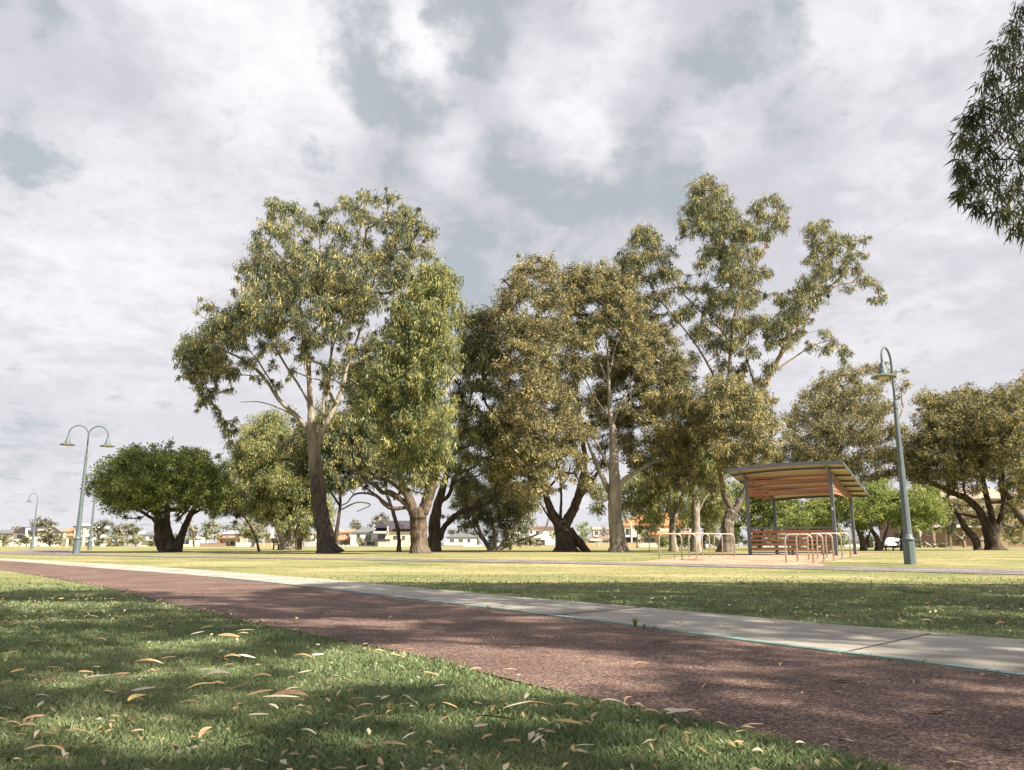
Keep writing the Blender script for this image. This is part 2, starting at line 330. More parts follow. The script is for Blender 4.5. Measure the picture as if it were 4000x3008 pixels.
def asphalt(name, c1, c2, c3, sc, bump=.6, dist=.004):
    m = mat(name, c1, .85, spec=.25); t = m.node_tree; b = t.nodes['Principled BSDF']; tcn = t.nodes.new('ShaderNodeTexCoord')
    v = t.nodes.new('ShaderNodeTexVoronoi'); v.inputs['Scale'].default_value = sc; t.links.new(tcn.outputs['Object'], v.inputs['Vector'])
    r = t.nodes.new('ShaderNodeValToRGB'); e = r.color_ramp.elements; e.new(.5); e.new(.7)
    sep_ = t.nodes.new('ShaderNodeSeparateColor'); t.links.new(v.outputs['Color'], sep_.inputs[0])
    for i, (p, c) in enumerate(((0, c2), (.4, c1), (.72, c3), (1, tuple(min(1, q * 1.9) for q in c3)))): e[i].position = p; e[i].color = (*c, 1)
    t.links.new(sep_.outputs[0], r.inputs[0])
    dm = t.nodes.new('ShaderNodeMapRange'); dm.inputs[1].default_value = .25; dm.inputs[2].default_value = .75; dm.inputs[3].default_value = 1.0; dm.inputs[4].default_value = .55
    t.links.new(v.outputs['Distance'], dm.inputs[0])
    mu = t.nodes.new('ShaderNodeMix'); mu.data_type = 'RGBA'; mu.blend_type = 'MULTIPLY'; mu.inputs[0].default_value = 1
    t.links.new(r.outputs[0], mu.inputs[6]); t.links.new(dm.outputs[0], mu.inputs[7])
    n_ = t.nodes.new('ShaderNodeTexNoise'); n_.inputs['Scale'].default_value = 1.3; n_.inputs['Detail'].default_value = 7; t.links.new(tcn.outputs['Object'], n_.inputs['Vector'])
    m2 = t.nodes.new('ShaderNodeMapRange'); m2.inputs[1].default_value = .3; m2.inputs[2].default_value = .7; m2.inputs[3].default_value = .72; m2.inputs[4].default_value = 1.24; t.links.new(n_.outputs['Fac'], m2.inputs[0])
    m3 = t.nodes.new('ShaderNodeMix'); m3.data_type = 'RGBA'; m3.blend_type = 'MULTIPLY'; m3.inputs[0].default_value = 1
    t.links.new(mu.outputs[2], m3.inputs[6]); t.links.new(m2.outputs[0], m3.inputs[7]); t.links.new(m3.outputs[2], b.inputs['Base Color'])
    bp = t.nodes.new('ShaderNodeBump'); bp.inputs['Strength'].default_value = bump; bp.inputs['Distance'].default_value = dist; bp.invert = True
    t.links.new(v.outputs['Distance'], bp.inputs['Height']); t.links.new(bp.outputs[0], b.inputs['Normal']); return m
M_red = asphalt('red_asphalt', (.160, .100, .084), (.070, .049, .045), (.240, .160, .132), 115, .35, .003)
M_grey = asphalt('grey_asphalt', (.20, .17, .165), (.12, .10, .10), (.27, .235, .225), 60, .3)
M_plaza = asphalt('tan_paving', (.47, .30, .205), (.36, .22, .15), (.55, .38, .27), 60, .3)
M_conc = nmat('concrete', [(.25, (.29, .27, .235)), (.5, (.385, .36, .315)), (.75, (.48, .45, .40))], 60, 8, .85, nrough=.75, bump=.35, bscale=160, noise2=(1.1, .45, .75, (.22, .195, .17), (1, 1, 1)), dist=.004)
M_teal = nmat('teal_paint', [(.38, (.22, .22, .20)), (.47, (.15, .28, .28)), (.7, (.22, .38, .37))], 25, 6, .6, bump=.2)
M_joint = mat('joint_gap', (.07, .06, .05), .95)

left_edge = [(-900, 2192), (-300, 2213), (0, 2228), (215, 2261), (443, 2302), (633, 2353), (949, 2426), (1266, 2492), (1300, 2499), (1616, 2561), (1933, 2644), (2249, 2720), (2439, 2758), (2700, 2815), (3106, 2922), (3360, 2990), (3800, 3120), (4600, 3400)]
conc_near = [(-900, 2172), (-300, 2183), (0, 2190.5), (380, 2220), (760, 2249), (1139, 2288), (1400, 2318), (1616, 2345), (1870, 2376), (2148, 2410), (2503, 2455), (2700, 2482), (2916, 2511), (3296, 2560), (3676, 2608), (4000, 2653), (4600, 2742), (5600, 2890)]
conc_far = [(-900, 2166), (-300, 2176), (0, 2182.5), (253, 2195), (633, 2217), (949, 2240), (1400, 2276), (1616, 2297), (1933, 2327), (2249, 2354), (2700, 2392), (3043, 2425), (3360, 2453), (3676, 2478), (4000, 2504), (4600, 2552), (5600, 2630)]
def edge(px, k=5): return [G(*p) for p in catmull(px, k)]
E_left, E_cn, E_cf = edge(left_edge), edge(conc_near), edge(conc_far)
def strip(a, b, step=0): return [(p.x, p.y) for p in a] + [(p.x, p.y) for p in reversed(b)]
red_poly = strip(E_left, E_cn); conc_poly = strip(E_cn, E_cf)
sheet('red_path', red_poly, .006, M_red)
sheet('concrete_path', conc_poly, .011, M_conc, skirt=.03)
# painted teal edge, 45 mm wide, on the concrete
def offset(Ed, w):
    out = []
    for i, p in enumerate(Ed):
        t = (Ed[min(i + 1, len(Ed) - 1)] - Ed[max(i - 1, 0)]); t.z = 0; t.normalize(); out.append(Vector((p.x - t.y * w, p.y + t.x * w, p.z)))
    return out
tl = [i for i, p in enumerate(E_cn) if p.y < 16]
Et = [E_cn[i] for i in tl]
sheet('painted_edge_line', strip(offset(Et, .004), offset(Et, .075)), .015, M_teal)
# slab joints
def joint(a, b, w):
    a = G(*a); b = G(*b); d = (b - a).normalized(); nn = Vector((-d.y, d.x, 0)) * w
    return [(a - nn), (a + nn), (b + nn), (b - nn)]
g1, g2 = G(3296, 2558), G(2148, 2410); h1, h2 = G(3638, 2482), G(2503, 2377)
dn, dfv = g2 - g1, h2 - h1
jb = MB()
for i in range(-1, 5):
    p = g1 + dn * i; q = h1 + dfv * i
    if i > 1: q = p + (h2 - g2)
    d = (q - p).normalized(); nn = Vector((-d.y, d.x, 0)) * (.006 if i != 1 else .015)
    vs = [p - nn, p + nn, q + nn, q - nn]
    jb.add([(w.x, w.y, terr(w.y) + .0155) for w in vs], [(0, 3, 2, 1)])
jo = jb.build('concrete_joints', M_joint); jo['kind'] = 'structure'

grey_near = [(-200, 2163), (0, 2164), (150, 2168), (300, 2171), (650, 2178), (1300, 2187), (2100, 2201), (2600, 2211), (3200, 2226), (3700, 2239), (4000, 2247), (5000, 2275)]
grey_far = [(-200, 2159), (-20, 2159), (60, 2153), (118, 2147), (280, 2147), (262, 2155), (340, 2164), (650, 2173), (1300, 2179.5), (2100, 2190), (2600, 2202), (3200, 2211), (3700, 2220), (4000, 2226), (5000, 2246)]
grey_poly = [(p.x, p.y) for p in [G(*q) for q in grey_near]] + [(p.x, p.y) for p in reversed([G(*q) for q in grey_far])]
sheet('grey_path', grey_poly, .012, M_grey)
plaza_px = [(2480, 2200), (2575, 2186), (2640, 2179), (2700, 2173), (2760, 2167), (2800, 2164), (3420, 2164), (3425, 2167), (3315, 2177), (3242, 2190), (3195, 2201), (3230, 2212), (2600, 2204)]
plaza_poly = [(p.x, p.y) for p in [G(*q) for q in plaza_px]]
sheet('paved_plaza', plaza_poly, .008, M_plaza)
lb = MB()
for (u0, v0, u1, v1) in ((2795, 2212, 2960, 2215), (3505, 2226, 3830, 2232), (2100, 2197.5, 2250, 2199.5)):
    a, b = G(u0, v0), G(u1, v1); nn = Vector((0, .05, 0))
    lb.add([(w.x, w.y, terr(w.y) + .018) for w in (a - nn, b - nn, b + nn, a + nn)], [(0, 1, 2, 3)])
lo = lb.build('path_line', mat('worn_white_paint', (.6, .58, .52), .7)); lo['kind'] = 'structure'

def inpoly(x, y, poly):
    ins = np.zeros(len(x), bool); j = len(poly) - 1
    for i in range(len(poly)):
        xi, yi = poly[i]; xj, yj = poly[j]
        c = ((yi > y) != (yj > y)) & (x < (xj - xi) * (y - yi) / (yj - yi + 1e-12) + xi); ins ^= c; j = i
    return ins
def terr_np(y):
    t = np.clip((y - 17) / 13.0, 0, 1); return .21 * t * t * (3 - 2 * t)

# ------------------------------------------------------------------ grass blades
def grass(nb=420000):
    u = rng.random(nb); y0, y1 = 1.35, 17.0
    y = 1 / (1 / y0 - u * (1 / y0 - 1 / y1)); x = (rng.random(nb) * 2 - 1) * (.70 * y + 1.2)
    # ragged lawn edges creep over the paths a little
    j = (rng.random(nb) - .5) * .05
    keep = (rng.random(nb) > (y - 11) / 6) & ~inpoly(x + j, y + j, red_poly) & ~inpoly(x, y, conc_poly) & ~inpoly(x, y, grey_poly) & ~inpoly(x, y, plaza_poly)
    x, y = x[keep], y[keep]; m = len(x)
    clump = .75 + .35 * np.sin(x * 3.1 + 2 * np.sin(y * 2.3)) * np.sin(y * 2.7 + 1.5 * np.sin(x * 1.9))
    h = (.014 + .019 * rng.random(m)) * clump * (1 + .02 * y); w = .0024 * np.clip(y / 2.2, 1, 5) * (.7 + .6 * rng.random(m))
    an = rng.random(m) * 6.283; tilt = .25 + rng.random(m) * .9
    dx, dy = np.cos(an) * tilt * h, np.sin(an) * tilt * h
    bn = rng.random(m) * 6.283; wx, wy = np.cos(bn) * w, np.sin(bn) * w; z = terr_np(y)
    v = np.empty((m, 4, 3), np.float32)
    v[:, 0] = np.stack([x - wx, y - wy, z - .003], 1); v[:, 1] = np.stack([x + wx, y + wy, z - .003], 1)
    v[:, 2] = np.stack([x + dx * .4 + wx * .7, y + dy * .4 + wy * .7, z + h * .62], 1); v[:, 3] = np.stack([x + dx, y + dy, z + h], 1)
    f = np.arange(m * 4).reshape(m, 4)
    f = f[:, [0, 1, 2, 3]]
    gm = leafmat('grass_blades', (.15, .20, .095), (.265, .325, .155), (.43, .43, .24), .2, .45, clump=.8)
    o = raw('grass', v, f, gm); tag(o, 'short green lawn grass beside the paths', None, None, 'stuff')
grass()

# ------------------------------------------------------------------ fallen leaves
def leaf_mesh(name, L_, W_, curl, bend, m, nst=9):
    v = []; f = []
    for i in range(nst):
        t = i / (nst - 1); w = W_ * (math.sin(math.pi * min(1, t * .92 + .04)) ** .8) * .5 * (1 - .35 * t)
        yy = bend * L_ * (t - .5) ** 2 * 4; x = (t - .5) * L_; z = curl * L_ * math.sin(math.pi * t) + .004
        v += [(x, yy - w, z + w * .35), (x, yy, z), (x, yy + w, z + w * .35)]
    for i in range(nst - 1):
        a = i * 3; f += [(a, a + 3, a + 4, a + 1), (a + 1, a + 4, a + 5, a + 2)]
    me = bpy.data.meshes.new(name); me.from_pydata(v, [], f); me.materials.append(m); me.polygons.foreach_set('use_smooth', [True] * len(me.polygons)); me.update(); return me
leaf_cols = {'tan': [(.3, (.42, .26, .13)), (.7, (.62, .44, .26))], 'cream': [(.3, (.60, .50, .36)), (.7, (.78, .70, .55))],
             'orange brown': [(.3, (.34, .20, .10)), (.7, (.50, .33, .18))], 'yellow': [(.3, (.50, .38, .14)), (.7, (.64, .50, .22))], 'dark brown': [(.3, (.10, .06, .04)), (.7, (.2, .12, .07))]}
LMt = {k: nmat('leaf_' + k.replace(' ', '_'), v, 40, 5, .7) for k, v in leaf_cols.items()}
lm_list = {}
for k, m in LMt.items():
    lm_list[k] = [leaf_mesh('fallen_leaf', .10, random.uniform(.020, .034), random.choice([0, .01, .02, .04, .07]), random.uniform(-.14, .14), m) for _ in range(5)]
placed = []
def put_leaf(x, y, length, rot, colr, surf):
    me = random.choice(lm_list[colr]); s = length / .10
    z = terr(y) + {'lawn': .047, 'path': .009, 'conc': .014}[surf]
    o = bpy.data.objects.new('fallen_leaf', me); C.objects.link(o); o.location = (x, y, z)
    o.rotation_euler = (random.uniform(-.25, .45) * (1 if math.cos(rot) > 0 else -1) if surf == 'lawn' else random.uniform(-.08, .08), random.uniform(-.22, .22) if surf == 'lawn' else 0, rot); o.scale = (s, s * random.uniform(.8, 1.25), s)
    where = {'lawn': 'lying on the lawn', 'path': 'lying on the red asphalt path', 'conc': 'lying on the pale concrete strip'}[surf]
    tag(o, f'{colr} dry gum leaf {where}', 'leaf', f'{colr} fallen leaves {where}'); placed.append((x, y))
def surf_at(x, y):
    a = (np.array([x]), np.array([y]))
    if inpoly(*a, red_poly)[0]: return 'path'
    if inpoly(*a, conc_poly)[0]: return 'conc'
    if inpoly(*a, grey_poly)[0] or inpoly(*a, plaza_poly)[0]: return None
    return 'lawn'
def pxleaf(u, v, lpx, ang, colr):
    g = G(u, v); pr = project(g)
    # long axis drawn in the image at angle ang (deg, 0 = horizontal)
    g2 = G(u + lpx * .5 * math.cos(R(ang)), v - lpx * .12 * math.sin(R(ang)) - .01)
    rot = math.atan2(g2.y - g.y, g2.x - g.x); ln = lpx / F * pr[2] * 1.15
    put_leaf(g.x, g.y, max(.03, min(.135, ln)), rot, colr, surf_at(g.x, g.y) or 'lawn')
T_, C_, O_, Y_, D_ = 'tan', 'cream', 'orange brown', 'yellow', 'dark brown'
# positions read off the lower-left, lower-middle and lower-right of the photograph
for (a, b, l, g, c) in [(120, 2275 - 1100 + 1000, 0, 0, T_)][:0] + [
        (315, 545, 60, 5, C_), (710, 565, 55, 20, Y_), (575, 525, 50, 0, O_), (75, 560, 80, 0, O_), (315, 570, 40, 0, O_), (910, 597, 60, 0, T_), (945, 587, 30, 30, C_), (1040, 597, 60, -5, Y_), (1275, 600, 70, 5, Y_), (1215, 640, 75, 0, C_), (725, 647, 110, 0, C_), (1510, 627, 100, 0, Y_), (1410, 660, 120, 0, O_), (620, 678, 70, 0, T_), (565, 663, 60, 10, C_), (200, 705, 60, 0, O_), (420, 737, 80, 10, T_), (1650, 737, 80, 5, Y_), (1540, 768, 60, 30, C_), (1430, 795, 85, 10, T_), (1520, 798, 90, 10, C_), (1610, 785, 60, 0, T_), (1870, 797, 100, 0, T_), (1960, 785, 70, 25, C_), (915, 832, 145, 12, T_), (1035, 805, 80, 5, T_), (1150, 812, 60, 20, T_), (290, 885, 140, 5, T_), (525, 900, 75, 20, O_), (575, 868, 75, -10, C_), (1250, 885, 65, 25, C_), (1340, 912, 120, 12, C_), (740, 915, 90, 10, O_), (600, 935, 130, 10, C_), (1610, 925, 110, 10, T_), (1790, 935, 45, 30, T_), (1880, 900, 70, 15, C_), (2050, 935, 110, 15, C_), (2040, 975, 120, -5, T_), (30, 965, 60, 12, O_), (285, 968, 130, -8, O_), (540, 958, 90, 0, O_), (570, 1005, 90, 10, T_), (670, 1033, 70, 5, T_), (880, 1020, 130, 5, C_), (775, 1020, 35, 20, T_), (1230, 1003, 150, 15, Y_), (1340, 975, 70, 15, T_), (255, 1065, 80, 20, C_), (1185, 1070, 80, 5, C_), (1268, 1062, 50, 50, T_), (1175, 1112, 130, 8, T_), (1240, 1130, 70, 0, O_), (1600, 1042, 140, 5, T_), (1790, 1052, 230, 0, O_), (1730, 1080, 190, 12, C_), (1820, 1100, 120, 0, T_), (1800, 1012, 70, 15, C_), (1450, 1150, 90, 60, T_), (1265, 1205, 160, 8, T_), (1590, 1192, 110, 0, C_), (1690, 1130, 90, -40, C_), (35, 1145, 80, 10, C_), (200, 1208, 120, 0, O_), (70, 1243, 85, 8, T_), (165, 1258, 110, 0, T_), (285, 1317, 90, 8, O_), (115, 1322, 70, 5, O_), (455, 1300, 130, 0, T_), (660, 1298, 60, 50, T_), (840, 1295, 80, -15, T_), (700, 1198, 50, 0, O_), (2140, 1150, 100, 5, T_), (1575, 1333, 210, -6, C_), (1060, 1390, 90, -50, T_), (205, 1410, 120, 0, T_), (1275, 1310, 60, 50, T_), (1900, 1305, 100, -20, C_), (960, 1412, 50, 0, T_), (1010, 705, 45, 0, O_), (850, 755, 90, 5, Y_), (1255, 465, 70, 3, C_), (360, 402, 85, 0, C_), (130, 492, 90, -5, C_), (1545, 520, 50, 20, T_), (1820, 615, 45, 10, T_), (735, 465, 50, 0, T_), (905, 375, 30, 0, C_)]:
    pxleaf(a * .633, 2100 + b * .633, l * .633, g, c)
for (a, b, l, g, c) in [(70, 1068, 110, 8, T_), (420, 1052, 130, 5, T_), (195, 1045, 90, 10, T_), (290, 1120, 110, -15, T_), (720, 1045, 100, -25, T_), (980, 1055, 60, 0, T_), (1150, 1048, 170, 0, C_), (1280, 1052, 180, -5, O_), (1010, 1140, 330, 8, T_), (1050, 1105, 160, 5, T_), (1315, 1172, 60, 10, T_), (1470, 1040, 90, -5, Y_), (1460, 1165, 140, -10, Y_), (1715, 1015, 120, 5, C_), (1890, 1050, 90, -20, T_), (1970, 1088, 110, -8, T_), (2120, 1088, 130, -15, C_), (1270, 1275, 110, 60, C_), (1560, 1320, 110, 5, C_), (370, 1310, 150, 5, T_), (225, 1320, 70, 30, O_), (1060, 875, 100, 5, O_), (1050, 970, 60, 60, T_), (1335, 930, 60, 5, T_), (1247, 893, 45, 40, O_), (1240, 1003, 45, 60, T_), (400, 655, 100, 8, T_), (465, 672, 70, -10, T_), (880, 802, 70, -5, T_), (1095, 808, 80, 0, C_), (1150, 840, 30, 40, C_), (600, 830, 80, -5, O_), (640, 735, 80, 0, O_), (25, 850, 70, 15, C_), (230, 908, 60, -50, C_), (290, 935, 50, 70, T_), (660, 912, 60, 5, C_), (140, 1010, 100, -5, O_), (290, 678, 60, 5, C_), (255, 695, 110, 0, T_), (950, 1255, 70, 35, T_), (1110, 1285, 100, -15, O_), (1600, 692, 75, -5, O_), (937, 541, 18, 60, C_), (1075, 442, 22, 30, C_), (1523, 553, 22, -40, Y_), (840, 503, 25, 10, C_), (467, 417, 30, 5, Y_), (1655, 588, 55, -35, D_), (1905, 710, 80, 0, T_), (512, 360, 50, 3, T_), (540, 235, 25, 20, C_), (335, 210, 22, 20, C_), (1130, 605, 45, 0, C_), (1135, 666, 35, 0, T_), (2035, 580, 120, 0, D_), (1290, 553, 35, 0, D_), (1605, 402, 15, 40, C_), (2175, 402, 30, 0, O_)]:
    pxleaf(1300 + a * .633, 2150 + b * .633, l * .633, g, c)
for (a, b, l, g, c) in [(1100, 826, 140, -5, D_), (1110, 860, 40, 10, C_), (470, 627, 45, 10, Y_), (640, 685, 40, -10, T_), (130, 692, 60, 5, T_), (125, 716, 40, 0, T_), (458, 924, 35, -5, C_), (1670, 1020, 130, -10, D_), (1130, 1195, 90, -45, C_), (1100, 1180, 60, -10, D_), (1790, 1335, 95, 0, C_), (880, 943, 50, -8, D_), (475, 1222, 75, 25, C_), (455, 1290, 60, 5, T_), (840, 1300, 70, 30, C_), (990, 1268, 80, -5, T_), (1040, 1265, 50, 5, T_), (660, 1280, 60, -10, C_), (740, 1205, 30, 40, C_), (570, 1345, 40, 10, C_), (100, 1095, 160, -10, C_), (230, 1080, 80, -10, T_), (120, 402, 30, 0, O_), (355, 398, 45, -3, C_), (520, 395, 25, 60, T_), (1315, 552, 70, -3, D_), (1225, 583, 30, 0, C_), (675, 358, 50, 5, T_), (890, 363, 60, 8, C_), (645, 295, 70, 8, C_), (870, 303, 35, 0, T_), (1580, 353, 50, 5, T_), (1637, 383, 30, 10, C_), (1830, 407, 45, 5, C_), (2065, 492, 60, 0, T_), (2055, 463, 80, -3, T_), (1780, 493, 90, -4, C_), (1990, 385, 30, 30, C_), (2040, 415, 60, 5, T_), (1750, 397, 40, 5, T_), (880, 328, 50, 0, O_), (1630, 358, 50, 0, O_), (1850, 330, 35, 0, O_), (330, 245, 40, 0, T_), (465, 245, 40, 5, C_), (130, 265, 60, 0, T_), (585, 258, 60, 0, O_), (1940, 290, 40, 0, T_), (2190, 268, 50, 0, C_), (1185, 265, 45, 0, T_), (1260, 190, 40, 0, C_), (540, 240, 50, 0, T_), (1660, 303, 25, 10, C_), (1215, 322, 25, 30, C_), (780, 262, 30, 0, T_), (1020, 367, 50, 0, T_), (1135, 362, 55, 0, T_), (1600, 532, 60, 0, T_), (150, 592, 20, 0, C_)]:
    pxleaf(2600 + a * .633, 2150 + b * .633, l * .633, g, c)
cnt = 0
while cnt < 300 - 0 and len(placed) < 330:
    y = random.uniform(1.7, 9.5); x = random.uniform(-.66, .66) * y
    s_ = surf_at(x, y)
    if s_ is None or (s_ != 'lawn' and random.random() > .12): continue
    if s_ == 'lawn' and y < 2.4 and random.random() < .3: continue
    put_leaf(x, y, random.uniform(.035, .085), random.uniform(-3.1, 3.1), random.choices([T_, C_, O_, Y_], [4, 3, 2.5, 1.3])[0], s_); cnt += 1
# the mass of small litter farther off
def litter(nl=5200):
    v = []; f = []
    while len(f) < nl * 2:
        y = 1 / random.uniform(1 / 60, 1 / 6.0) if random.random() < .55 else random.uniform(9, 46); x = random.uniform(-.72, .72) * y
        s_ = surf_at(x, y)
        if s_ == 'path' or s_ is None:
            if random.random() > .06: continue
        if s_ == 'conc' and random.random() > .1: continue
        if y > 20 and random.random() < .25: continue
        l = random.uniform(.03, .08); w = l * random.uniform(.2, .4); a = random.uniform(0, 6.28); z = terr(y) + (.04 if s_ == 'lawn' else .03) + random.uniform(0, .008)
        c, s = math.cos(a), math.sin(a); up = random.uniform(-.012, .014)
        b = len(v)
        for (p, q, r_) in ((-l / 2, 0, up), (-l * .1, -w / 2, .004), (l / 2, 0, -up), (-l * .1, w / 2, .006)): v.append((x + p * c - q * s, y + p * s + q * c, z + r_))
        f.append((b, b + 1, b + 2)); f.append((b, b + 2, b + 3))
    for q in range(1500):
        y = 1 / random.uniform(1 / 7.5, 1 / 1.6); x = random.uniform(-.7, .7) * y; s_ = surf_at(x, y)
        if s_ != 'lawn' and random.random() > .12: continue
        if s_ is None: continue
        l = random.uniform(.015, .05); w = l * random.uniform(.15, .45); a = random.uniform(0, 6.28); z = terr(y) + (.034 if s_ == 'lawn' else .017) + random.uniform(-.006, .01)
        c, s = math.cos(a), math.sin(a); up = random.uniform(-.01, .012); b = len(v)
        for (p, q_, r_) in ((-l / 2, 0, up), (-l * .1, -w / 2, .002), (l / 2, 0, -up), (-l * .1, w / 2, .006)): v.append((x + p * c - q_ * s, y + p * s + q_ * c, z + r_))
        f.append((b, b + 1, b + 2)); f.append((b, b + 2, b + 3))
    m = leafmat('litter', (.26, .18, .08), (.40, .31, .17), (.62, .54, .38), .3, .1, clump=3)
    o = raw('leaf_litter', np.array(v), np.array(f), m); tag(o, 'small dry leaves scattered over the sunlit lawn', None, None, 'stuff')
litter()
# twigs and weeds
def twig(u, v, lpx, ang):
    g = G(u, v); ln = lpx / F * project(g)[2]; g2 = G(u + 30 * math.cos(R(ang)), v - 3 * math.sin(R(ang))); a = math.atan2(g2.y - g.y, g2.x - g.x)
    b = MB(); pts = [(math.cos(a) * ln * t, math.sin(a) * ln * t, .006 + .008 * math.sin(t * 5)) for t in (-.5, -.2, .1, .5)]
    b.tube(pts, [.0022, .002, .0016, .001], 5)
    s_ = surf_at(g.x, g.y); o = b.build('twig', BK_dark if s_ != 'lawn' else BK_red); o.location = (g.x, g.y, terr(g.y) + (.03 if s_ == 'lawn' else .008))
    return o
tag(twig(1010 * .633 + 0, 2100 + 862 * .633, 110, 0), 'thin pale twig on the lawn in the left foreground', 'twig')
tag(twig(1175 * .633, 2100 + 770 * .633, 40, 85), 'short reddish twig standing out of the lawn among tan leaves', 'twig')
tag(twig(1460 * .633, 2100 + 975 * .633, 85, 22), 'dark brown twig slanting across a sunlit patch of lawn', 'twig')
tag(twig(3680, 2797, 75, -10), 'dark bent twig on the shaded red path, nearest the right edge', 'twig')
def weed(u, v, h, n, label):
    g = G(u, v); b = MB()
    for i in range(n):
        a = random.uniform(0, 6.28); ln = h * random.uniform(.5, 1); w = .003; d = Vector((math.cos(a), math.sin(a), 0)); s = Vector((-d.y, d.x, 0)) * w; t = random.uniform(.3, 1.2)
        p0 = Vector((0, 0, 0)) + d * .004; p1 = d * ln * .4 * t + Vector((0, 0, ln * .6)); p2 = d * ln * .9 * t + Vector((0, 0, ln * random.uniform(.4, .9)))
        b.add([p0 - s, p0 + s, p1 + s, p1 - s, p2], [(0, 1, 2, 3), (3, 2, 4)])
    o = b.build('weed', LM_mel); o.location = (g.x, g.y, terr(g.y) + .01); tag(o, label, 'weed', None)
weed(1300 + 1865 * .633, 2150 + 478 * .633, .10, 34, 'largest green weed tuft growing in the crack beside the teal line')
weed(1300 + 1925 * .633, 2150 + 490 * .633, .05, 14, 'tiny green weed just right of the largest tuft on the teal line')
weed(1300 + 960 * .633, 2150 + 372 * .633, .07, 16, 'sparse grassy weed on the teal line left of the first slab joint')

# ------------------------------------------------------------------ trees
def leaves(c, r, n, Lf, Wf, droop, rs, flat=None, curve=.25):
    if flat is None: flat = .75 + .75 * max(0, droop)
    c = np.repeat(c, n, 0); r = np.repeat(r, n)[:, None]; m = len(c)
    q = rs.normal(size=(m, 3)); q /= np.linalg.norm(q, axis=1)[:, None]
    rad = rs.random((m, 1)) ** .5
    p = c + q * rad * r * np.array([1, 1, flat]) 
    d = q * .55 + rs.normal(size=(m, 3)) * .55; d[:, 2] -= droop; d /= np.linalg.norm(d, axis=1)[:, None]
    s = np.cross(d, rs.normal(size=(m, 3))); s /= np.linalg.norm(s, axis=1)[:, None] + 1e-6
    l = Lf * (.6 + .8 * rs.random((m, 1))); w = Wf * (.6 + .8 * rs.random((m, 1)))
    mid = p + d * l * .45
    tip = p + d * l; tip[:, 2] -= (l[:, 0] * curve * abs(droop))
    v = np.stack([p, mid + s * w * .5, tip, mid - s * w * .5], 1).astype(np.float32)
    return v.reshape(-1, 3)
def tubes_np(segs):
    """segs: list of (pts, radii, sides)"""
    b = MB()
    for p, r, n in segs: b.tube(p, r, n, cap=False)
    return b
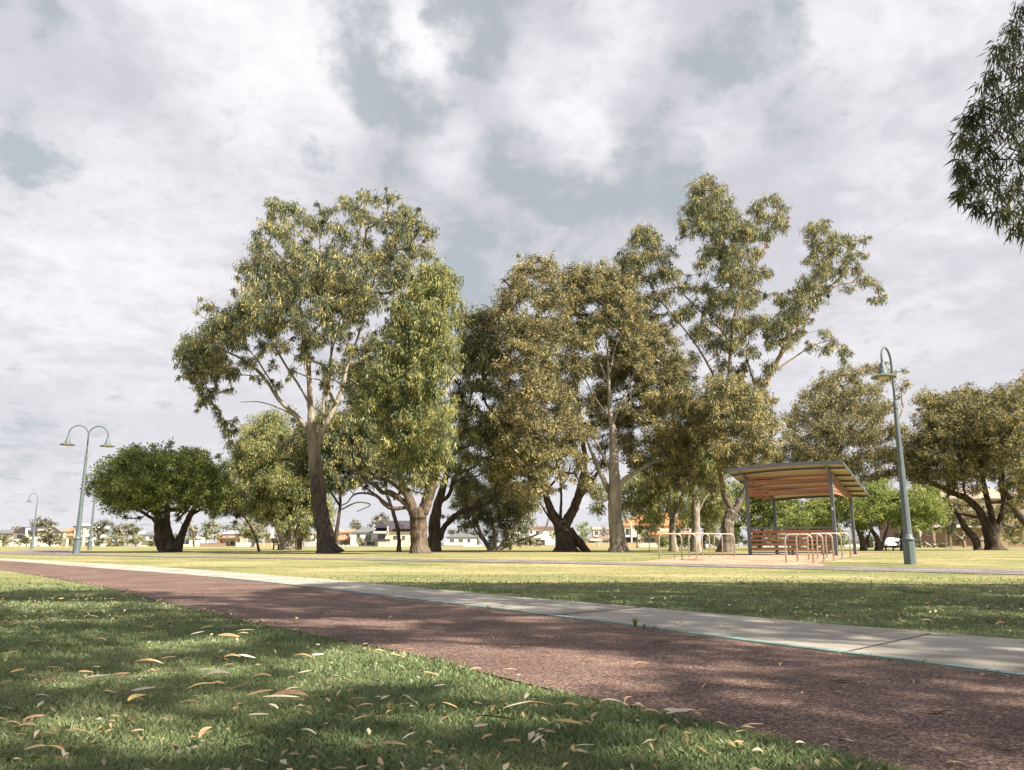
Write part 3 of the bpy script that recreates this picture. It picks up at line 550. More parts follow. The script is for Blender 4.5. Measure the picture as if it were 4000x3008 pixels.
def tree(name, label, group, Y, limbs, blobs, D=3.5, lm=LM_gum, bk=BK_gum, leaf=(.2, .05), dens=1.0, droop=.7, cat='tree', K_=3, sub=9, px=True, rs_seed=None, branch=True, grow=1.0, sr=.26, dyc=0, r0=.022, rough=.12):
    rs = np.random.default_rng(rs_seed if rs_seed is not None else abs(hash(label)) % 1 + int(sum(ord(ch) for ch in label)))
    pxm = F / K / Y
    base = gX(limbs[0][0][0] * K, Y + (limbs[0][0][3] if len(limbs[0][0]) > 3 else 0))
    root = empty(name, base, label, cat, group)
    segs = []; nodes = []; nrad = []
    for li, lb_ in enumerate(limbs):
        P = []
        for i, q in enumerate(lb_):
            dy = q[3] if len(q) > 3 else 0
            if i == 0 and li == 0: w = Vector(base) - Vector((0, 0, .08))
            elif i == 0 and len(q) > 4: w = gX(q[0] * K, Y + dy) - Vector((0, 0, .08))
            else: w = atO(q[0], q[1], Y + dy)
            qr = q[2] * (.5 + .42 * min(1, q[2] / 14)); P.append((w.x, w.y, w.z, qr / pxm))
        P = catmull(P, 7)
        pts = [Vector(p[:3]) for p in P]; rr = [max(.01, p[3]) for p in P]
        # knobbly axis
        for i in range(1, len(pts)):
            if i > 2: pts[i] += Vector(rs.normal(size=3)) * min(rr[i], .12) * rough * .8
            rr[i] *= 1 + rs.normal() * rough * .12
        if li == 0 or (len(lb_[0]) > 4):
            rr[0] *= 1.35; rr[1] *= 1.18; rr[2] *= 1.07
        segs.append((pts, rr, 14 if max(rr) > .25 else 8))
        for i, (p, r_) in enumerate(zip(pts, rr)):
            if li == 0 and i < len(pts) * .45: continue
            if li and i < 3: continue
            nodes.append(np.array(p)); nrad.append(r_)
    # fluted main stems
    tb = MB()
    for pts, rr, n in segs: tb.tube(pts, rr, n)
    tv = np.array(tb.v)
    h = np.sin(tv[:, 0] * 9 + tv[:, 2] * 2.1) * np.cos(tv[:, 1] * 8 - tv[:, 2] * 1.3)
    cen = np.repeat(np.array([np.array(p) for s in segs for p in s[0]]), np.array([s[2] for s in segs for p in s[0]]), axis=0)
    tv = cen + (tv - cen) * (1 + .09 * np.sin(tv[:, 0] * 7 + .5 * tv[:, 2]) * np.cos(tv[:, 1] * 6 - .4 * tv[:, 2]) + .04 * h + rs.normal(size=len(tv)) * .018)[:, None]
    trunk_v, trunk_f = tv, list(tb.f)
    B = np.array([(b[0], b[1], b[2]) for b in blobs], float)
    cu, cv = B[:, 0].mean(), B[:, 1].mean(); hu = max(1, (np.abs(B[:, 0] - cu) + B[:, 2]).max()); hv = max(1, (np.abs(B[:, 1] - cv) + B[:, 2]).max())
    BC = []; BR = []
    blobs = [tuple(b_) + ((dyc,) if len(b_) < 4 else ()) for b_ in blobs]; extra = []
    for i in range(len(blobs)):
        for j in range(i):
            a_, c_ = blobs[i], blobs[j]; dd_ = math.hypot(a_[0] - c_[0], a_[1] - c_[1]); rr_ = a_[2] + c_[2]
            if .55 * rr_ < dd_ < 1.12 * rr_ and rs.random() < .8: extra.append(((a_[0] + c_[0]) / 2 + rs.normal() * 3, (a_[1] + c_[1]) / 2 + rs.normal() * 3, .62 * min(a_[2], c_[2]), (a_[3] + c_[3]) / 2))
    if Y < 100:      # stray sprays that break up the outline of each bough
        for a_ in list(blobs):
            for q_ in range(2 if a_[2] > 16 else 1):
                an_ = rs.uniform(0, 6.283); d_ = a_[2] * rs.uniform(.95, 1.55)
                extra.append((a_[0] + math.cos(an_) * d_, a_[1] + math.sin(an_) * d_ + a_[2] * .15 * max(0, droop), a_[2] * rs.uniform(.22, .42), a_[3]))
    blobs = blobs + extra
    for (u, v, r, *x) in blobs:
        r = r * grow * (rs.uniform(.78, 1.12) if Y < 100 else 1)
        e = min(.95, ((u - cu) / hu) ** 2 + ((v - cv) / hv) ** 2); dd = D * math.sqrt(1 - e); k = K_ if r > 22 or K_ == 1 else (2 if r > 14 else 1)
        dyb = x[0] if x else dyc
        for j in range(k):
            yy = Y + dyb + (rs.random() * 2 - 1) * dd if k > 1 or j else Y + dyb + (rs.random() - .5) * dd
            if k > 1: yy = Y + dyb + dd * ((j + .5) / k * 2 - 1) * .85 + rs.normal() * .12 * dd
            s = .12 * r
            BC.append(np.array(atO(u + rs.normal() * s, v + rs.normal() * s, yy))); BR.append(r / (F / K / yy) * (1.0 + .3 * rs.random()))
    BC = np.array(BC); BR = np.array(BR)
    bsegs = []; kids = {}; par = []
    NP = list(nodes); parent = [-1] * len(NP); cntn = [0] * len(NP)
    if branch and len(NP):
        base_nodes = np.array(NP); order = np.argsort([np.min(np.linalg.norm(base_nodes - c, axis=1)) for c in BC])
        chains = []
        for bi in order:
            c = BC[bi]; A = np.array(NP); dv = A - c; dist = np.linalg.norm(dv, axis=1)
            dist = dist * (1 + .5 * np.clip((A[:, 2] - c[2]) / (dist + .01), 0, 1)); k = int(np.argmin(dist)); a = A[k]
            ln = np.linalg.norm(c - a); m_ = max(2, min(6, int(ln / .5)))
            mid = []; per = rs.normal(size=3); per[2] = -abs(per[2]) * .6
            prev = k
            ch = [a]
            for j in range(1, m_ + 1):
                t = j / m_; q = a * (1 - t) + c * t + per * ln * .10 * math.sin(math.pi * t) + rs.normal(size=3) * ln * .022
                if j == m_: q = c
                NP.append(q); parent.append(prev); cntn.append(0); prev = len(NP) - 1; ch.append(q)
            t_ = prev
            while t_ != -1 and t_ >= len(nodes): cntn[t_] += 1; t_ = parent[t_]
            if t_ >= 0: cntn[t_] += 1
            chains.append((k, list(range(len(NP) - m_, len(NP)))))
        sc = max(.6, pxm ** -1 * 24)
        for k, idx in chains:
            ids = [k] + idx; rr = []
            for i_ in ids:
                r_ = r0 * sc * (max(1, cntn[i_]) ** .52) * 1.1
                rr.append(r_)
            if k < len(nodes): rr[0] = min(max(rr[1], .02), nrad[k])
            bsegs.append(([Vector(NP[i_]) for i_ in ids], rr, 6 if max(rr) > .05 else 4))
    # leaf clusters on the shell of each bough
    SC = []; SR = []
    for c, r in zip(BC, BR):
        k = max(3, int(sub * (2.7 if Y < 100 else 1.6))); q = rs.normal(size=(k, 3)); q /= np.linalg.norm(q, axis=1)[:, None]; q[:, 2] = q[:, 2] * .8 + .08
        rad = .25 + .85 * rs.random((k, 1)); pp = c + q * rad * r; pp[:, 2] -= .12 * r * droop
        SC.append(pp); SR.append(np.full(k, r * sr) * (.7 + .6 * rs.random(k)))
        if branch:
            for p_ in pp[: (k * 2) // 3]:
                mdp = (c + p_) / 2 + rs.normal(size=3) * r * .07
                bsegs.append(([Vector(c), Vector(mdp), Vector(p_)], [r0 * .95 * max(.6, 24 / pxm), r0 * .65 * max(.6, 24 / pxm), r0 * .35], 3))
    SC = np.concatenate(SC); SR = np.concatenate(SR)
    if bsegs:
        bb = tubes_np(bsegs); o_ = len(trunk_v); trunk_v = np.concatenate([trunk_v, np.array(bb.v)]); trunk_f += [tuple(i + o_ for i in q) for q in bb.f]
    raw('trunk', trunk_v, trunk_f, bk, root, smooth=True)
    area = SR ** 2; leaf = (leaf[0] * .86, leaf[1] * .88) if Y < 100 else leaf; per = np.maximum(2, (dens * (3.2 if Y < 100 else 2.4) * area / (leaf[0] * leaf[1] * .6))).astype(int)
    V = []
    for nn_ in np.unique(np.minimum(per, 600) // 3 * 3 + 2):
        sel = (np.minimum(per, 600) // 3 * 3 + 2) == nn_
        V.append(leaves(SC[sel], SR[sel], int(nn_), leaf[0], leaf[1], droop, rs))
    V = np.concatenate(V); f = np.arange(len(V)).reshape(-1, 4)
    raw('crown', V, f, lm, root)
    tree.count += len(f)
    return root
tree.count = 0

GG = 'big gum trees grouped beyond the path'
# A: paperbark at left
tree('paperbark_tree', 'round yellow-green paperbark tree left of the tall gums, behind the twin-arm lamp', None, 50,
     [[(366, 1190, 20), (352, 1165, 17), (345, 1140, 13), (338, 1110, 9), (325, 1075, 6), (300, 1045, 4)],
      [(372, 1188, 15, 0, 1), (362, 1160, 14), (358, 1130, 11), (362, 1095, 8), (365, 1050, 5), (360, 1020, 3)],
      [(378, 1188, 14, 0, 1), (390, 1162, 11), (400, 1135, 9), (415, 1105, 8), (432, 1075, 6), (450, 1045, 4)],
      [(350, 1150, 8), (335, 1125, 6), (305, 1105, 5), (270, 1090, 3), (240, 1080, 2)],
      [(415, 1110, 6), (445, 1095, 4), (480, 1090, 3), (500, 1085, 2)]],
     [(240, 1035, 36), (262, 1005, 30), (300, 1000, 34), (340, 995, 34), (385, 1000, 34), (425, 1010, 34), (455, 1025, 30), (478, 1055, 28), (222, 1060, 24), (240, 1080, 26), (225, 1040, 18), (280, 1060, 34), (320, 1055, 38), (365, 1055, 38), (410, 1060, 36), (450, 1075, 30), (285, 1095, 20), (260, 1100, 16), (330, 1090, 24), (400, 1095, 22), (290, 980, 18), (350, 978, 16), (412, 985, 16), (500, 1075, 14)],
     D=5.5, lm=LM_mel, bk=BK_rough, leaf=(.22, .07), droop=.05, dyc=-4, sub=9, dens=.8, sr=.28)
# B: gum behind, multi stem
tree('gum_tree', 'multi-stemmed gum with short spreading trunk behind the small park bench', GG, 68,
     [[(622, 1187, 17), (617, 1165, 15), (603, 1140, 11), (590, 1110, 8), (570, 1070, 6), (545, 1030, 4), (510, 1000, 3)],
      [(630, 1186, 14, 0, 1), (630, 1160, 12), (628, 1120, 9), (626, 1070, 7), (615, 1000, 5), (600, 940, 3)],
      [(640, 1187, 12, 0, 1), (648, 1160, 9), (662, 1130, 7), (680, 1090, 5), (690, 1040, 4), (680, 990, 3)],
      [(634, 1186, 10, 0, 1), (642, 1150, 8), (650, 1110, 6), (655, 1060, 5), (650, 1000, 3)]],
     [(592, 905, 34), (560, 930, 34), (535, 965, 34), (575, 970, 40), (620, 950, 40), (650, 985, 40), (520, 1005, 32), (560, 1020, 40), (610, 1030, 42), (655, 1045, 38), (690, 1020, 30), (545, 1065, 32), (585, 1080, 34), (635, 1090, 34), (680, 1085, 30), (570, 1110, 22), (615, 1122, 22), (660, 1120, 22), (700, 1110, 18), (540, 1095, 22), (655, 1150, 14), (690, 1145, 14)],
     D=5, lm=LM_yel, bk=BK_gum, leaf=(.27, .065), droop=.8)
# B2: the grey-green drooping gum in front of the paperbark's right side
tree('gum_tree', 'thin drooping grey-green gum overlapping the right side of the paperbark', None, 56,
     [[(560, 1189, 4), (548, 1150, 3.5), (520, 1105, 3), (492, 1065, 3), (470, 1030, 2.5), (440, 1000, 2)],
      [(500, 1075, 2.5), (475, 1062, 2), (450, 1060, 1.5)], [(530, 1110, 2.5), (505, 1095, 2), (480, 1092, 1.5)]],
     [(432, 978, 15), (440, 1000, 20), (428, 1025, 16), (455, 1030, 24), (470, 1060, 26), (445, 1065, 22), (490, 1040, 22), (500, 1085, 26), (470, 1095, 20), (520, 1060, 22), (460, 1095, 12), (520, 1110, 14)],
     D=2.5, lm=LM_grey, bk=BK_dark, leaf=(.24, .055), droop=1.1, dyc=-3)
# C: tall left gum
tree('gum_tree', 'tallest gum on the left, leaning dark split trunk and wide crown reaching far left', GG, 42,
     [[(708, 1192, 27), (701, 1150, 21), (691, 1100, 18), (685, 1050, 17), (680, 1000, 15), (676, 960, 13), (672, 900, 10), (668, 840, 8), (664, 770, 7), (652, 690, 5), (642, 610, 4), (630, 540, 3), (622, 480, 2)],
      [(678, 960, 9), (655, 915, 7), (625, 885, 7), (600, 860, 6), (570, 815, 5.5), (530, 780, 5), (495, 762, 3.5), (455, 745, 2.5), (425, 745, 1.5)],
      [(600, 860, 4), (592, 835, 3.5), (570, 800, 3), (550, 770, 2.5), (520, 740, 2)],
      [(672, 880, 5), (650, 840, 4), (618, 790, 4), (590, 740, 3), (575, 690, 2.5), (560, 650, 2)],
      [(682, 970, 9), (700, 925, 8), (722, 880, 7.5), (738, 840, 7), (750, 790, 5), (772, 730, 4), (792, 660, 3.5), (812, 590, 3), (830, 520, 2)],
      [(720, 885, 5), (712, 820, 4.5), (716, 750, 4), (712, 680, 3), (700, 600, 2.5), (690, 520, 2)],
      [(700, 930, 5), (698, 870, 4.5), (706, 810, 4), (722, 740, 3), (740, 670, 2.5), (760, 600, 2), (775, 530, 1.5)],
      [(812, 590, 3), (850, 550, 2.5), (880, 520, 2), (900, 500, 1.5)],
      [(640, 900, 4), (600, 880, 2.5), (560, 868, 2), (520, 868, 1.5)],
      [(560, 812, 3), (530, 810, 2), (490, 806, 1.8), (460, 800, 1.2)]],
     [(428, 735, 30), (405, 770, 24), (440, 775, 26), (412, 805, 18), (465, 700, 28), (450, 660, 18), (500, 680, 30), (430, 835, 15), (448, 862, 14), (465, 890, 14), (478, 915, 12), (500, 730, 26), (470, 745, 22), (540, 700, 26), (560, 660, 26), (545, 620, 28), (535, 580, 22), (575, 560, 28), (590, 610, 30), (560, 520, 22), (575, 480, 24), (600, 450, 20), (640, 450, 22), (612, 500, 24), (660, 475, 22), (700, 450, 18), (690, 490, 24), (640, 540, 30), (680, 560, 30), (620, 590, 30), (650, 620, 32), (610, 650, 30), (700, 610, 30), (740, 590, 30), (585, 700, 26), (640, 690, 28), (690, 670, 30), (735, 650, 30), (610, 740, 20), (570, 745, 18), (680, 730, 22), (730, 710, 26), (765, 640, 26), (660, 770, 14), (630, 800, 14), (600, 830, 12), (700, 790, 14), (540, 780, 16), (560, 820, 12), (590, 790, 12),
      (752, 440, 18), (780, 425, 18), (815, 430, 18), (845, 425, 18), (770, 470, 20), (875, 460, 22), (905, 490, 20), (930, 500, 14), (860, 500, 24), (895, 530, 22), (925, 545, 16), (820, 480, 18), (790, 520, 22), (835, 550, 24), (870, 570, 24), (750, 510, 18), (800, 570, 26), (840, 600, 26), (780, 610, 26), (800, 650, 26), (770, 690, 24), (880, 600, 22), (470, 790, 22), (500, 800, 18), (440, 810, 20), (465, 840, 14), (430, 870, 10), (500, 840, 10), (415, 740, 20), (520, 660, 24), (490, 930, 14), (505, 905, 10), (495, 960, 12), (720, 540, 24), (730, 490, 18), (725, 450, 14), (790, 470, 16), (840, 470, 18), (900, 460, 12), (850, 520, 16), (800, 545, 18), (760, 560, 22), (760, 750, 18), (770, 790, 16), (745, 830, 14), (700, 830, 14), (720, 790, 16), (655, 740, 20)],
     D=6.0, lm=LM_grey, bk=BK_split, leaf=(.22, .05), droop=1.0, K_=3, sub=8, dens=.88, grow=1.03, dyc=-2)
tree('gum_tree', 'low dark leafy gum growing close behind the leaning split trunk', GG, 47,
     [[(722, 1190, 7), (728, 1140, 6), (735, 1080, 5), (730, 1010, 4), (720, 950, 3)], [(732, 1090, 4), (700, 1040, 3), (665, 1000, 2)], [(732, 1060, 4), (765, 1000, 3), (790, 960, 2)], [(738, 1100, 3), (770, 1085, 2.5), (800, 1090, 2), (770, 1105, 1.5)]],
     [(700, 900, 26), (735, 905, 28), (690, 940, 30), (730, 945, 32), (660, 965, 28), (700, 990, 30), (745, 985, 30), (775, 950, 28), (770, 1000, 26), (640, 1000, 26), (670, 1025, 24), (720, 1035, 22), (760, 1040, 20), (620, 960, 20), (790, 905, 24), (650, 920, 18), (800, 980, 24), (700, 870, 14), (795, 1020, 22)],
     D=4, lm=LM_grey, bk=BK_dark, leaf=(.22, .055), droop=.7)
# D: central front gum
tree('gum_tree', 'central gum with stout two-forked trunk and a long curtain of bright leaves', GG, 39.5,
     [[(907, 1193, 23), (905, 1165, 19), (904, 1135, 19), (903, 1105, 20)],
      [(895, 1110, 13), (884, 1080, 12), (870, 1050, 10), (862, 1015, 8), (870, 960, 6), (860, 890, 5), (850, 800, 4)],
      [(912, 1108, 14), (922, 1080, 13), (935, 1045, 12), (942, 1010, 10), (940, 950, 8), (930, 870, 6), (935, 780, 5), (940, 690, 3), (938, 620, 2)],
      [(892, 1110, 8), (870, 1082, 8), (845, 1066, 8), (825, 1062, 7), (812, 1050, 6), (795, 1040, 5), (775, 1020, 4), (760, 985, 3)],
      [(884, 1095, 6), (850, 1098, 6), (830, 1090, 5), (815, 1072, 5), (790, 1065, 4), (765, 1068, 3), (750, 1085, 2.5), (735, 1092, 2)],
      [(765, 1068, 2), (752, 1058, 2), (735, 1070, 1.5), (720, 1090, 1)],
      [(868, 1060, 6), (840, 1040, 5), (810, 1030, 4), (785, 1000, 3), (770, 960, 2)],
      [(938, 1000, 5), (960, 960, 4), (975, 900, 3), (970, 820, 2)]],
     [(925, 585, 24), (955, 590, 26), (980, 605, 18), (900, 620, 28), (940, 630, 30), (975, 645, 24), (870, 655, 28), (910, 670, 32), (950, 690, 34), (980, 690, 18), (850, 700, 28), (885, 720, 34), (925, 740, 36), (965, 745, 28), (830, 745, 26), (860, 770, 34), (900, 790, 36), (945, 800, 34), (820, 795, 28), (985, 770, 16), (850, 830, 32), (890, 850, 36), (935, 850, 34), (800, 830, 26), (830, 875, 28), (870, 895, 32), (915, 905, 34), (955, 890, 26), (785, 870, 24), (880, 945, 34), (925, 955, 34), (960, 940, 24), (840, 935, 26), (890, 990, 30), (930, 1000, 30), (960, 985, 20), (850, 985, 20), (910, 1035, 20), (945, 1035, 16), (875, 1035, 14)],
     D=4.5, lm=LM_yel, bk=BK_rough, leaf=(.2, .048), droop=.95, dens=.8, grow=1.02, sub=9, dyc=-3.5)
tree('gum_tree', 'dark shaded gum with crooked low limbs left of the central forked trunk', GG, 48,
     [[(862, 1190, 7), (860, 1150, 6), (850, 1110, 6), (835, 1060, 5), (830, 1000, 4), (815, 950, 3)], [(845, 1095, 4), (800, 1060, 3), (770, 1045, 2)], [(850, 1080, 4), (880, 1040, 3), (890, 1000, 2)]],
     [(790, 930, 28), (830, 940, 28), (800, 970, 30), (840, 985, 28), (775, 1000, 24), (810, 1015, 24), (850, 1025, 22), (760, 960, 24), (870, 975, 24), (740, 1000, 20), (745, 1040, 16), (790, 1045, 14), (830, 890, 22), (870, 1060, 12), (770, 760, 24), (800, 740, 26), (760, 800, 24), (795, 800, 28), (775, 850, 26), (810, 860, 28), (770, 900, 26), (800, 910, 26), (830, 800, 26), (840, 850, 26), (1000, 800, 22), (990, 850, 22), (1000, 900, 22), (985, 960, 24), (980, 1010, 20)],
     D=3, grow=1.0, lm=LM_grey, bk=BK_dark, leaf=(.22, .055), droop=.6)
# E: twin behind
tree('gum_tree', 'gum just right of the central trunk sending one long crooked limb to the right', GG, 53,
     [[(935, 1188, 17), (938, 1160, 15), (938, 1130, 14), (944, 1095, 12), (955, 1060, 10), (965, 1020, 8), (985, 970, 6), (1005, 910, 5), (1020, 840, 4), (1030, 770, 3), (1035, 710, 2)],
      [(948, 1165, 9), (962, 1135, 8), (985, 1112, 8), (1012, 1098, 7), (1045, 1090, 6.5), (1068, 1075, 6), (1085, 1060, 5), (1110, 1056, 4.5), (1140, 1052, 3.5), (1165, 1045, 3)],
      [(950, 1085, 7), (970, 1068, 6), (978, 1040, 6), (990, 1020, 5), (1020, 1010, 4), (1040, 990, 4), (1060, 985, 3), (1085, 960, 2)],
      [(1068, 1075, 4), (1072, 1045, 3.5), (1090, 1030, 3), (1120, 1025, 2.5), (1150, 1020, 2)],
      [(975, 1050, 4), (1000, 1030, 3), (1030, 1028, 3), (1050, 1010, 2)]],
     [(1010, 690, 22), (1040, 680, 26), (1070, 700, 26), (1020, 730, 28), (1060, 745, 28), (1000, 770, 24), (1035, 785, 24), (1080, 790, 24), (1010, 830, 20), (1050, 830, 18), (1075, 855, 18), (1010, 880, 22), (1045, 900, 22), (1085, 905, 24), (1000, 930, 24), (1040, 945, 26), (1080, 960, 28), (1115, 975, 26), (1010, 985, 22), (1055, 1005, 22), (1100, 1015, 22), (1135, 1010, 20), (990, 870, 16), (1130, 940, 24), (1150, 980, 22), (1000, 1035, 20, 3), (1035, 1050, 20, 3), (1075, 1045, 22, 4), (1115, 1060, 20, 4), (1160, 1050, 18, 5), (1000, 1065, 14, 6)],
     D=4.5, lm=LM_grey, bk=BK_rough, leaf=(.24, .055), droop=.7, dens=.72, grow=1.2, dyc=-5)
# F
tree('gum_tree', 'low gum splayed from the ground with pale limbs fanning left and right', None, 62,
     [[(1062, 1189, 9), (1045, 1165, 6), (1030, 1135, 5), (1020, 1105, 4), (1005, 1085, 2)], [(1070, 1189, 7, 0, 1), (1068, 1160, 5), (1062, 1120, 4), (1055, 1080, 3)], [(1075, 1189, 8, 0, 1), (1095, 1160, 5), (1115, 1130, 4), (1140, 1110, 3), (1170, 1095, 2)],
      [(1082, 1185, 5), (1120, 1168, 4), (1150, 1158, 4), (1175, 1145, 3), (1183, 1125, 2.5), (1188, 1105, 1.5)], [(1060, 1185, 5), (1030, 1150, 4), (1010, 1120, 3), (990, 1110, 2)]],
     [(1000, 1075, 22), (1030, 1075, 24), (1060, 1060, 24), (1095, 1065, 24), (1130, 1075, 24), (1010, 1105, 22), (1045, 1100, 26), (1085, 1100, 28), (1125, 1110, 24), (1060, 1130, 20), (1100, 1135, 18), (1105, 1165, 14), (1090, 1155, 12), (1155, 1090, 18), (990, 1050, 16), (1150, 1125, 12), (1120, 1170, 10), (985, 1090, 14), (975, 1120, 14), (1000, 1135, 14), (1030, 1125, 16), (1130, 1150, 14), (1145, 1170, 8), (1165, 1065, 18), (1080, 1040, 18), (1050, 1150, 8), (1100, 1180, 8), (1125, 1045, 18)],
     D=4, lm=LM_grey, bk=BK_gum, leaf=(.26, .06), droop=.6, grow=.95, dens=.8)
# G
tree('gum_tree', 'thick dark V-forked gum with a sloping root buttress on its right', GG, 50,
     [[(1222, 1190, 27), (1220, 1165, 22), (1215, 1145, 20), (1212, 1130, 18)],
      [(1208, 1135, 13), (1192, 1105, 11), (1180, 1075, 9), (1172, 1045, 8), (1165, 1010, 6), (1150, 950, 5), (1140, 870, 4), (1135, 780, 3), (1140, 680, 2)],
      [(1220, 1135, 13), (1235, 1105, 12), (1250, 1070, 11), (1258, 1035, 10), (1262, 990, 8), (1255, 920, 6), (1245, 840, 5), (1240, 760, 4), (1225, 680, 3), (1200, 620, 2)],
      [(1248, 1080, 7), (1268, 1055, 6), (1285, 1030, 5), (1300, 1000, 4), (1310, 960, 3)],
      [(1214, 1140, 6), (1210, 1115, 5), (1212, 1080, 4), (1210, 1040, 4), (1205, 990, 3)],
      [(1212, 1140, 5), (1195, 1128, 4), (1182, 1112, 3.5), (1165, 1085, 2.5)],
      [(1272, 1190, 7, 0, 1), (1256, 1178, 11), (1242, 1160, 10), (1232, 1140, 7)],
      [(1205, 1060, 3), (1225, 1030, 3), (1232, 1000, 2)]],
     [(1115, 600, 22), (1130, 575, 20), (1160, 590, 24), (1185, 565, 22), (1195, 600, 24), (1095, 640, 24), (1140, 635, 30), (1180, 650, 30), (1220, 640, 26), (1080, 680, 26), (1120, 690, 32), (1165, 700, 32), (1210, 700, 30), (1090, 730, 28), (1135, 745, 32), (1180, 755, 32), (1100, 780, 28), (1150, 800, 32), (1195, 810, 30), (1080, 820, 22), (1120, 845, 30), (1165, 855, 30), (1210, 860, 26), (1095, 890, 28), (1140, 905, 32), (1185, 915, 30), (1225, 910, 26), (1110, 945, 28), (1150, 965, 30), (1195, 975, 28), (1235, 965, 24), (1130, 1005, 24), (1170, 1020, 22), (1215, 1020, 20), (1090, 990, 22), (1255, 1000, 18), (1145, 560, 14), (1240, 590, 20), (1100, 1050, 20), (1140, 1060, 20), (1180, 1055, 16), (1090, 1020, 20), (1270, 1050, 14), (1290, 1080, 12), (1070, 960, 20), (1075, 900, 20)],
     D=5, lm=LM_brown, bk=BK_forked, leaf=(.23, .055), droop=.45, dens=.72, grow=1.03, dyc=-4.5)
# H
tree('gum_tree', 'pale straight-trunked gum with white upper limbs and dense domed olive crown', GG, 46,
     [[(1336, 1192, 22), (1333, 1160, 18), (1329, 1120, 16), (1327, 1080, 16), (1328, 1040, 14), (1326, 1000, 12), (1325, 960, 10), (1322, 920, 9), (1316, 880, 6), (1315, 830, 5), (1312, 780, 4), (1310, 720, 3), (1305, 660, 2)],
      [(1332, 1065, 8), (1345, 1038, 7), (1365, 1025, 6.5), (1385, 1012, 6), (1410, 998, 5), (1435, 985, 3), (1460, 960, 2)],
      [(1328, 985, 5), (1342, 965, 5), (1362, 957, 4.5), (1385, 955, 4), (1400, 940, 3), (1425, 925, 2)],
      [(1322, 920, 5), (1335, 885, 5), (1352, 850, 4.5), (1366, 815, 4), (1382, 780, 3.5), (1402, 755, 2.5), (1425, 730, 1.5)],
      [(1322, 1075, 8), (1305, 1040, 8), (1290, 1005, 7), (1275, 970, 5), (1262, 935, 4), (1245, 900, 3), (1230, 860, 2)],
      [(1322, 1020, 6), (1302, 985, 5), (1290, 955, 4), (1280, 930, 3)],
      [(1315, 830, 4), (1300, 795, 3.5), (1288, 765, 3), (1280, 740, 2)],
      [(1314, 815, 3), (1322, 780, 3), (1330, 745, 2), (1345, 715, 1.5)],
      [(1290, 960, 3.5), (1265, 920, 3.5), (1245, 885, 2.5), (1215, 860, 2)],
      [(1322, 905, 4), (1300, 880, 3), (1280, 850, 2.5), (1262, 815, 2)]],
     [(1240, 605, 24), (1270, 590, 26), (1305, 590, 26), (1335, 605, 26), (1235, 645, 28), (1275, 635, 32), (1315, 640, 32), (1355, 645, 28), (1385, 670, 26), (1255, 690, 30), (1300, 690, 30), (1345, 695, 30), (1390, 710, 30), (1425, 705, 24), (1450, 735, 24), (1235, 735, 28), (1270, 735, 26), (1375, 745, 26), (1415, 755, 28), (1455, 775, 26), (1478, 800, 22), (1225, 780, 28), (1250, 800, 26), (1390, 800, 24), (1435, 810, 30), (1470, 840, 28), (1230, 840, 24), (1340, 780, 14), (1400, 850, 26), (1440, 865, 30), (1480, 885, 26), (1240, 885, 24), (1270, 870, 18), (1350, 880, 16), (1380, 900, 22), (1420, 915, 28), (1465, 930, 28), (1500, 925, 24), (1250, 930, 24), (1225, 960, 20), (1280, 930, 16), (1410, 965, 24), (1450, 985, 26), (1490, 985, 24), (1380, 985, 16), (1430, 1030, 20), (1470, 1035, 20), (1500, 1030, 18), (1360, 1000, 12), (1250, 990, 16), (1395, 1040, 14), (1295, 610, 20), (1205, 640, 18), (1360, 610, 16), (1285, 775, 20, 3), (1330, 740, 22, 3), (1355, 790, 22, 4), (1300, 840, 20, 4), (1345, 880, 20, 4), (1375, 850, 20, 3), (1295, 900, 18, 4), (1340, 940, 18, 4), (1390, 1005, 18, 3), (1300, 1000, 14, 5), (1360, 990, 18, 4), (1270, 1030, 14, 4), (1300, 790, 26, 5), (1330, 820, 26, 5), (1345, 760, 24, 5), (1290, 860, 24, 5), (1310, 910, 24, 5), (1350, 910, 24, 5), (1380, 820, 24, 5), (1300, 960, 20, 6), (1360, 960, 20, 6), (1410, 880, 22, 4), (1375, 1000, 18, 6)],
     D=4.5, lm=LM_brown, bk=BK_gum, leaf=(.22, .055), droop=.5, dens=.8, grow=1.08, dyc=.5, sub=9)
# I twin pale trunk, J pale trunk
tree('gum_tree', 'slim gum splitting into two pale stems just left of the hoops', GG, 53,
     [[(1454, 1190, 11), (1452, 1150, 9), (1452, 1120, 9)], [(1450, 1125, 6), (1446, 1095, 5.5), (1443, 1060, 5), (1440, 1020, 4), (1442, 960, 3)], [(1455, 1125, 7), (1465, 1095, 6), (1475, 1065, 5.5), (1480, 1035, 5), (1490, 1000, 4), (1495, 950, 3)], [(1470, 1075, 3), (1485, 1060, 3), (1500, 1045, 2)]],
     [(1430, 1000, 20), (1460, 1010, 22), (1500, 960, 24), (1530, 940, 26), (1470, 970, 24), (1510, 1000, 24), (1540, 985, 24), (1420, 1050, 16), (1500, 1055, 16), (1530, 1030, 20), (1440, 950, 20), (1415, 1085, 14), (1400, 1070, 12), (1425, 1120, 14, 6), (1460, 1100, 14, 6), (1480, 1120, 14, 6), (1380, 1090, 14, 6), (1400, 1110, 14, 6), (1520, 1090, 18, 6), (1530, 1120, 16, 6), (1550, 1080, 18, 5), (1365, 1050, 18, 8), (1395, 1040, 20, 8), (1350, 1085, 14, 9), (1300, 1060, 16, 9), (1290, 1100, 12, 9), (1420, 1050, 20, 8), (1540, 1050, 18, 8), (1385, 1075, 16, 8), (1450, 1075, 18, 8), (1565, 1110, 16, 8)],
     D=3.5, lm=LM_yel, bk=BK_gum, leaf=(.24, .06), droop=.6, grow=1.5)
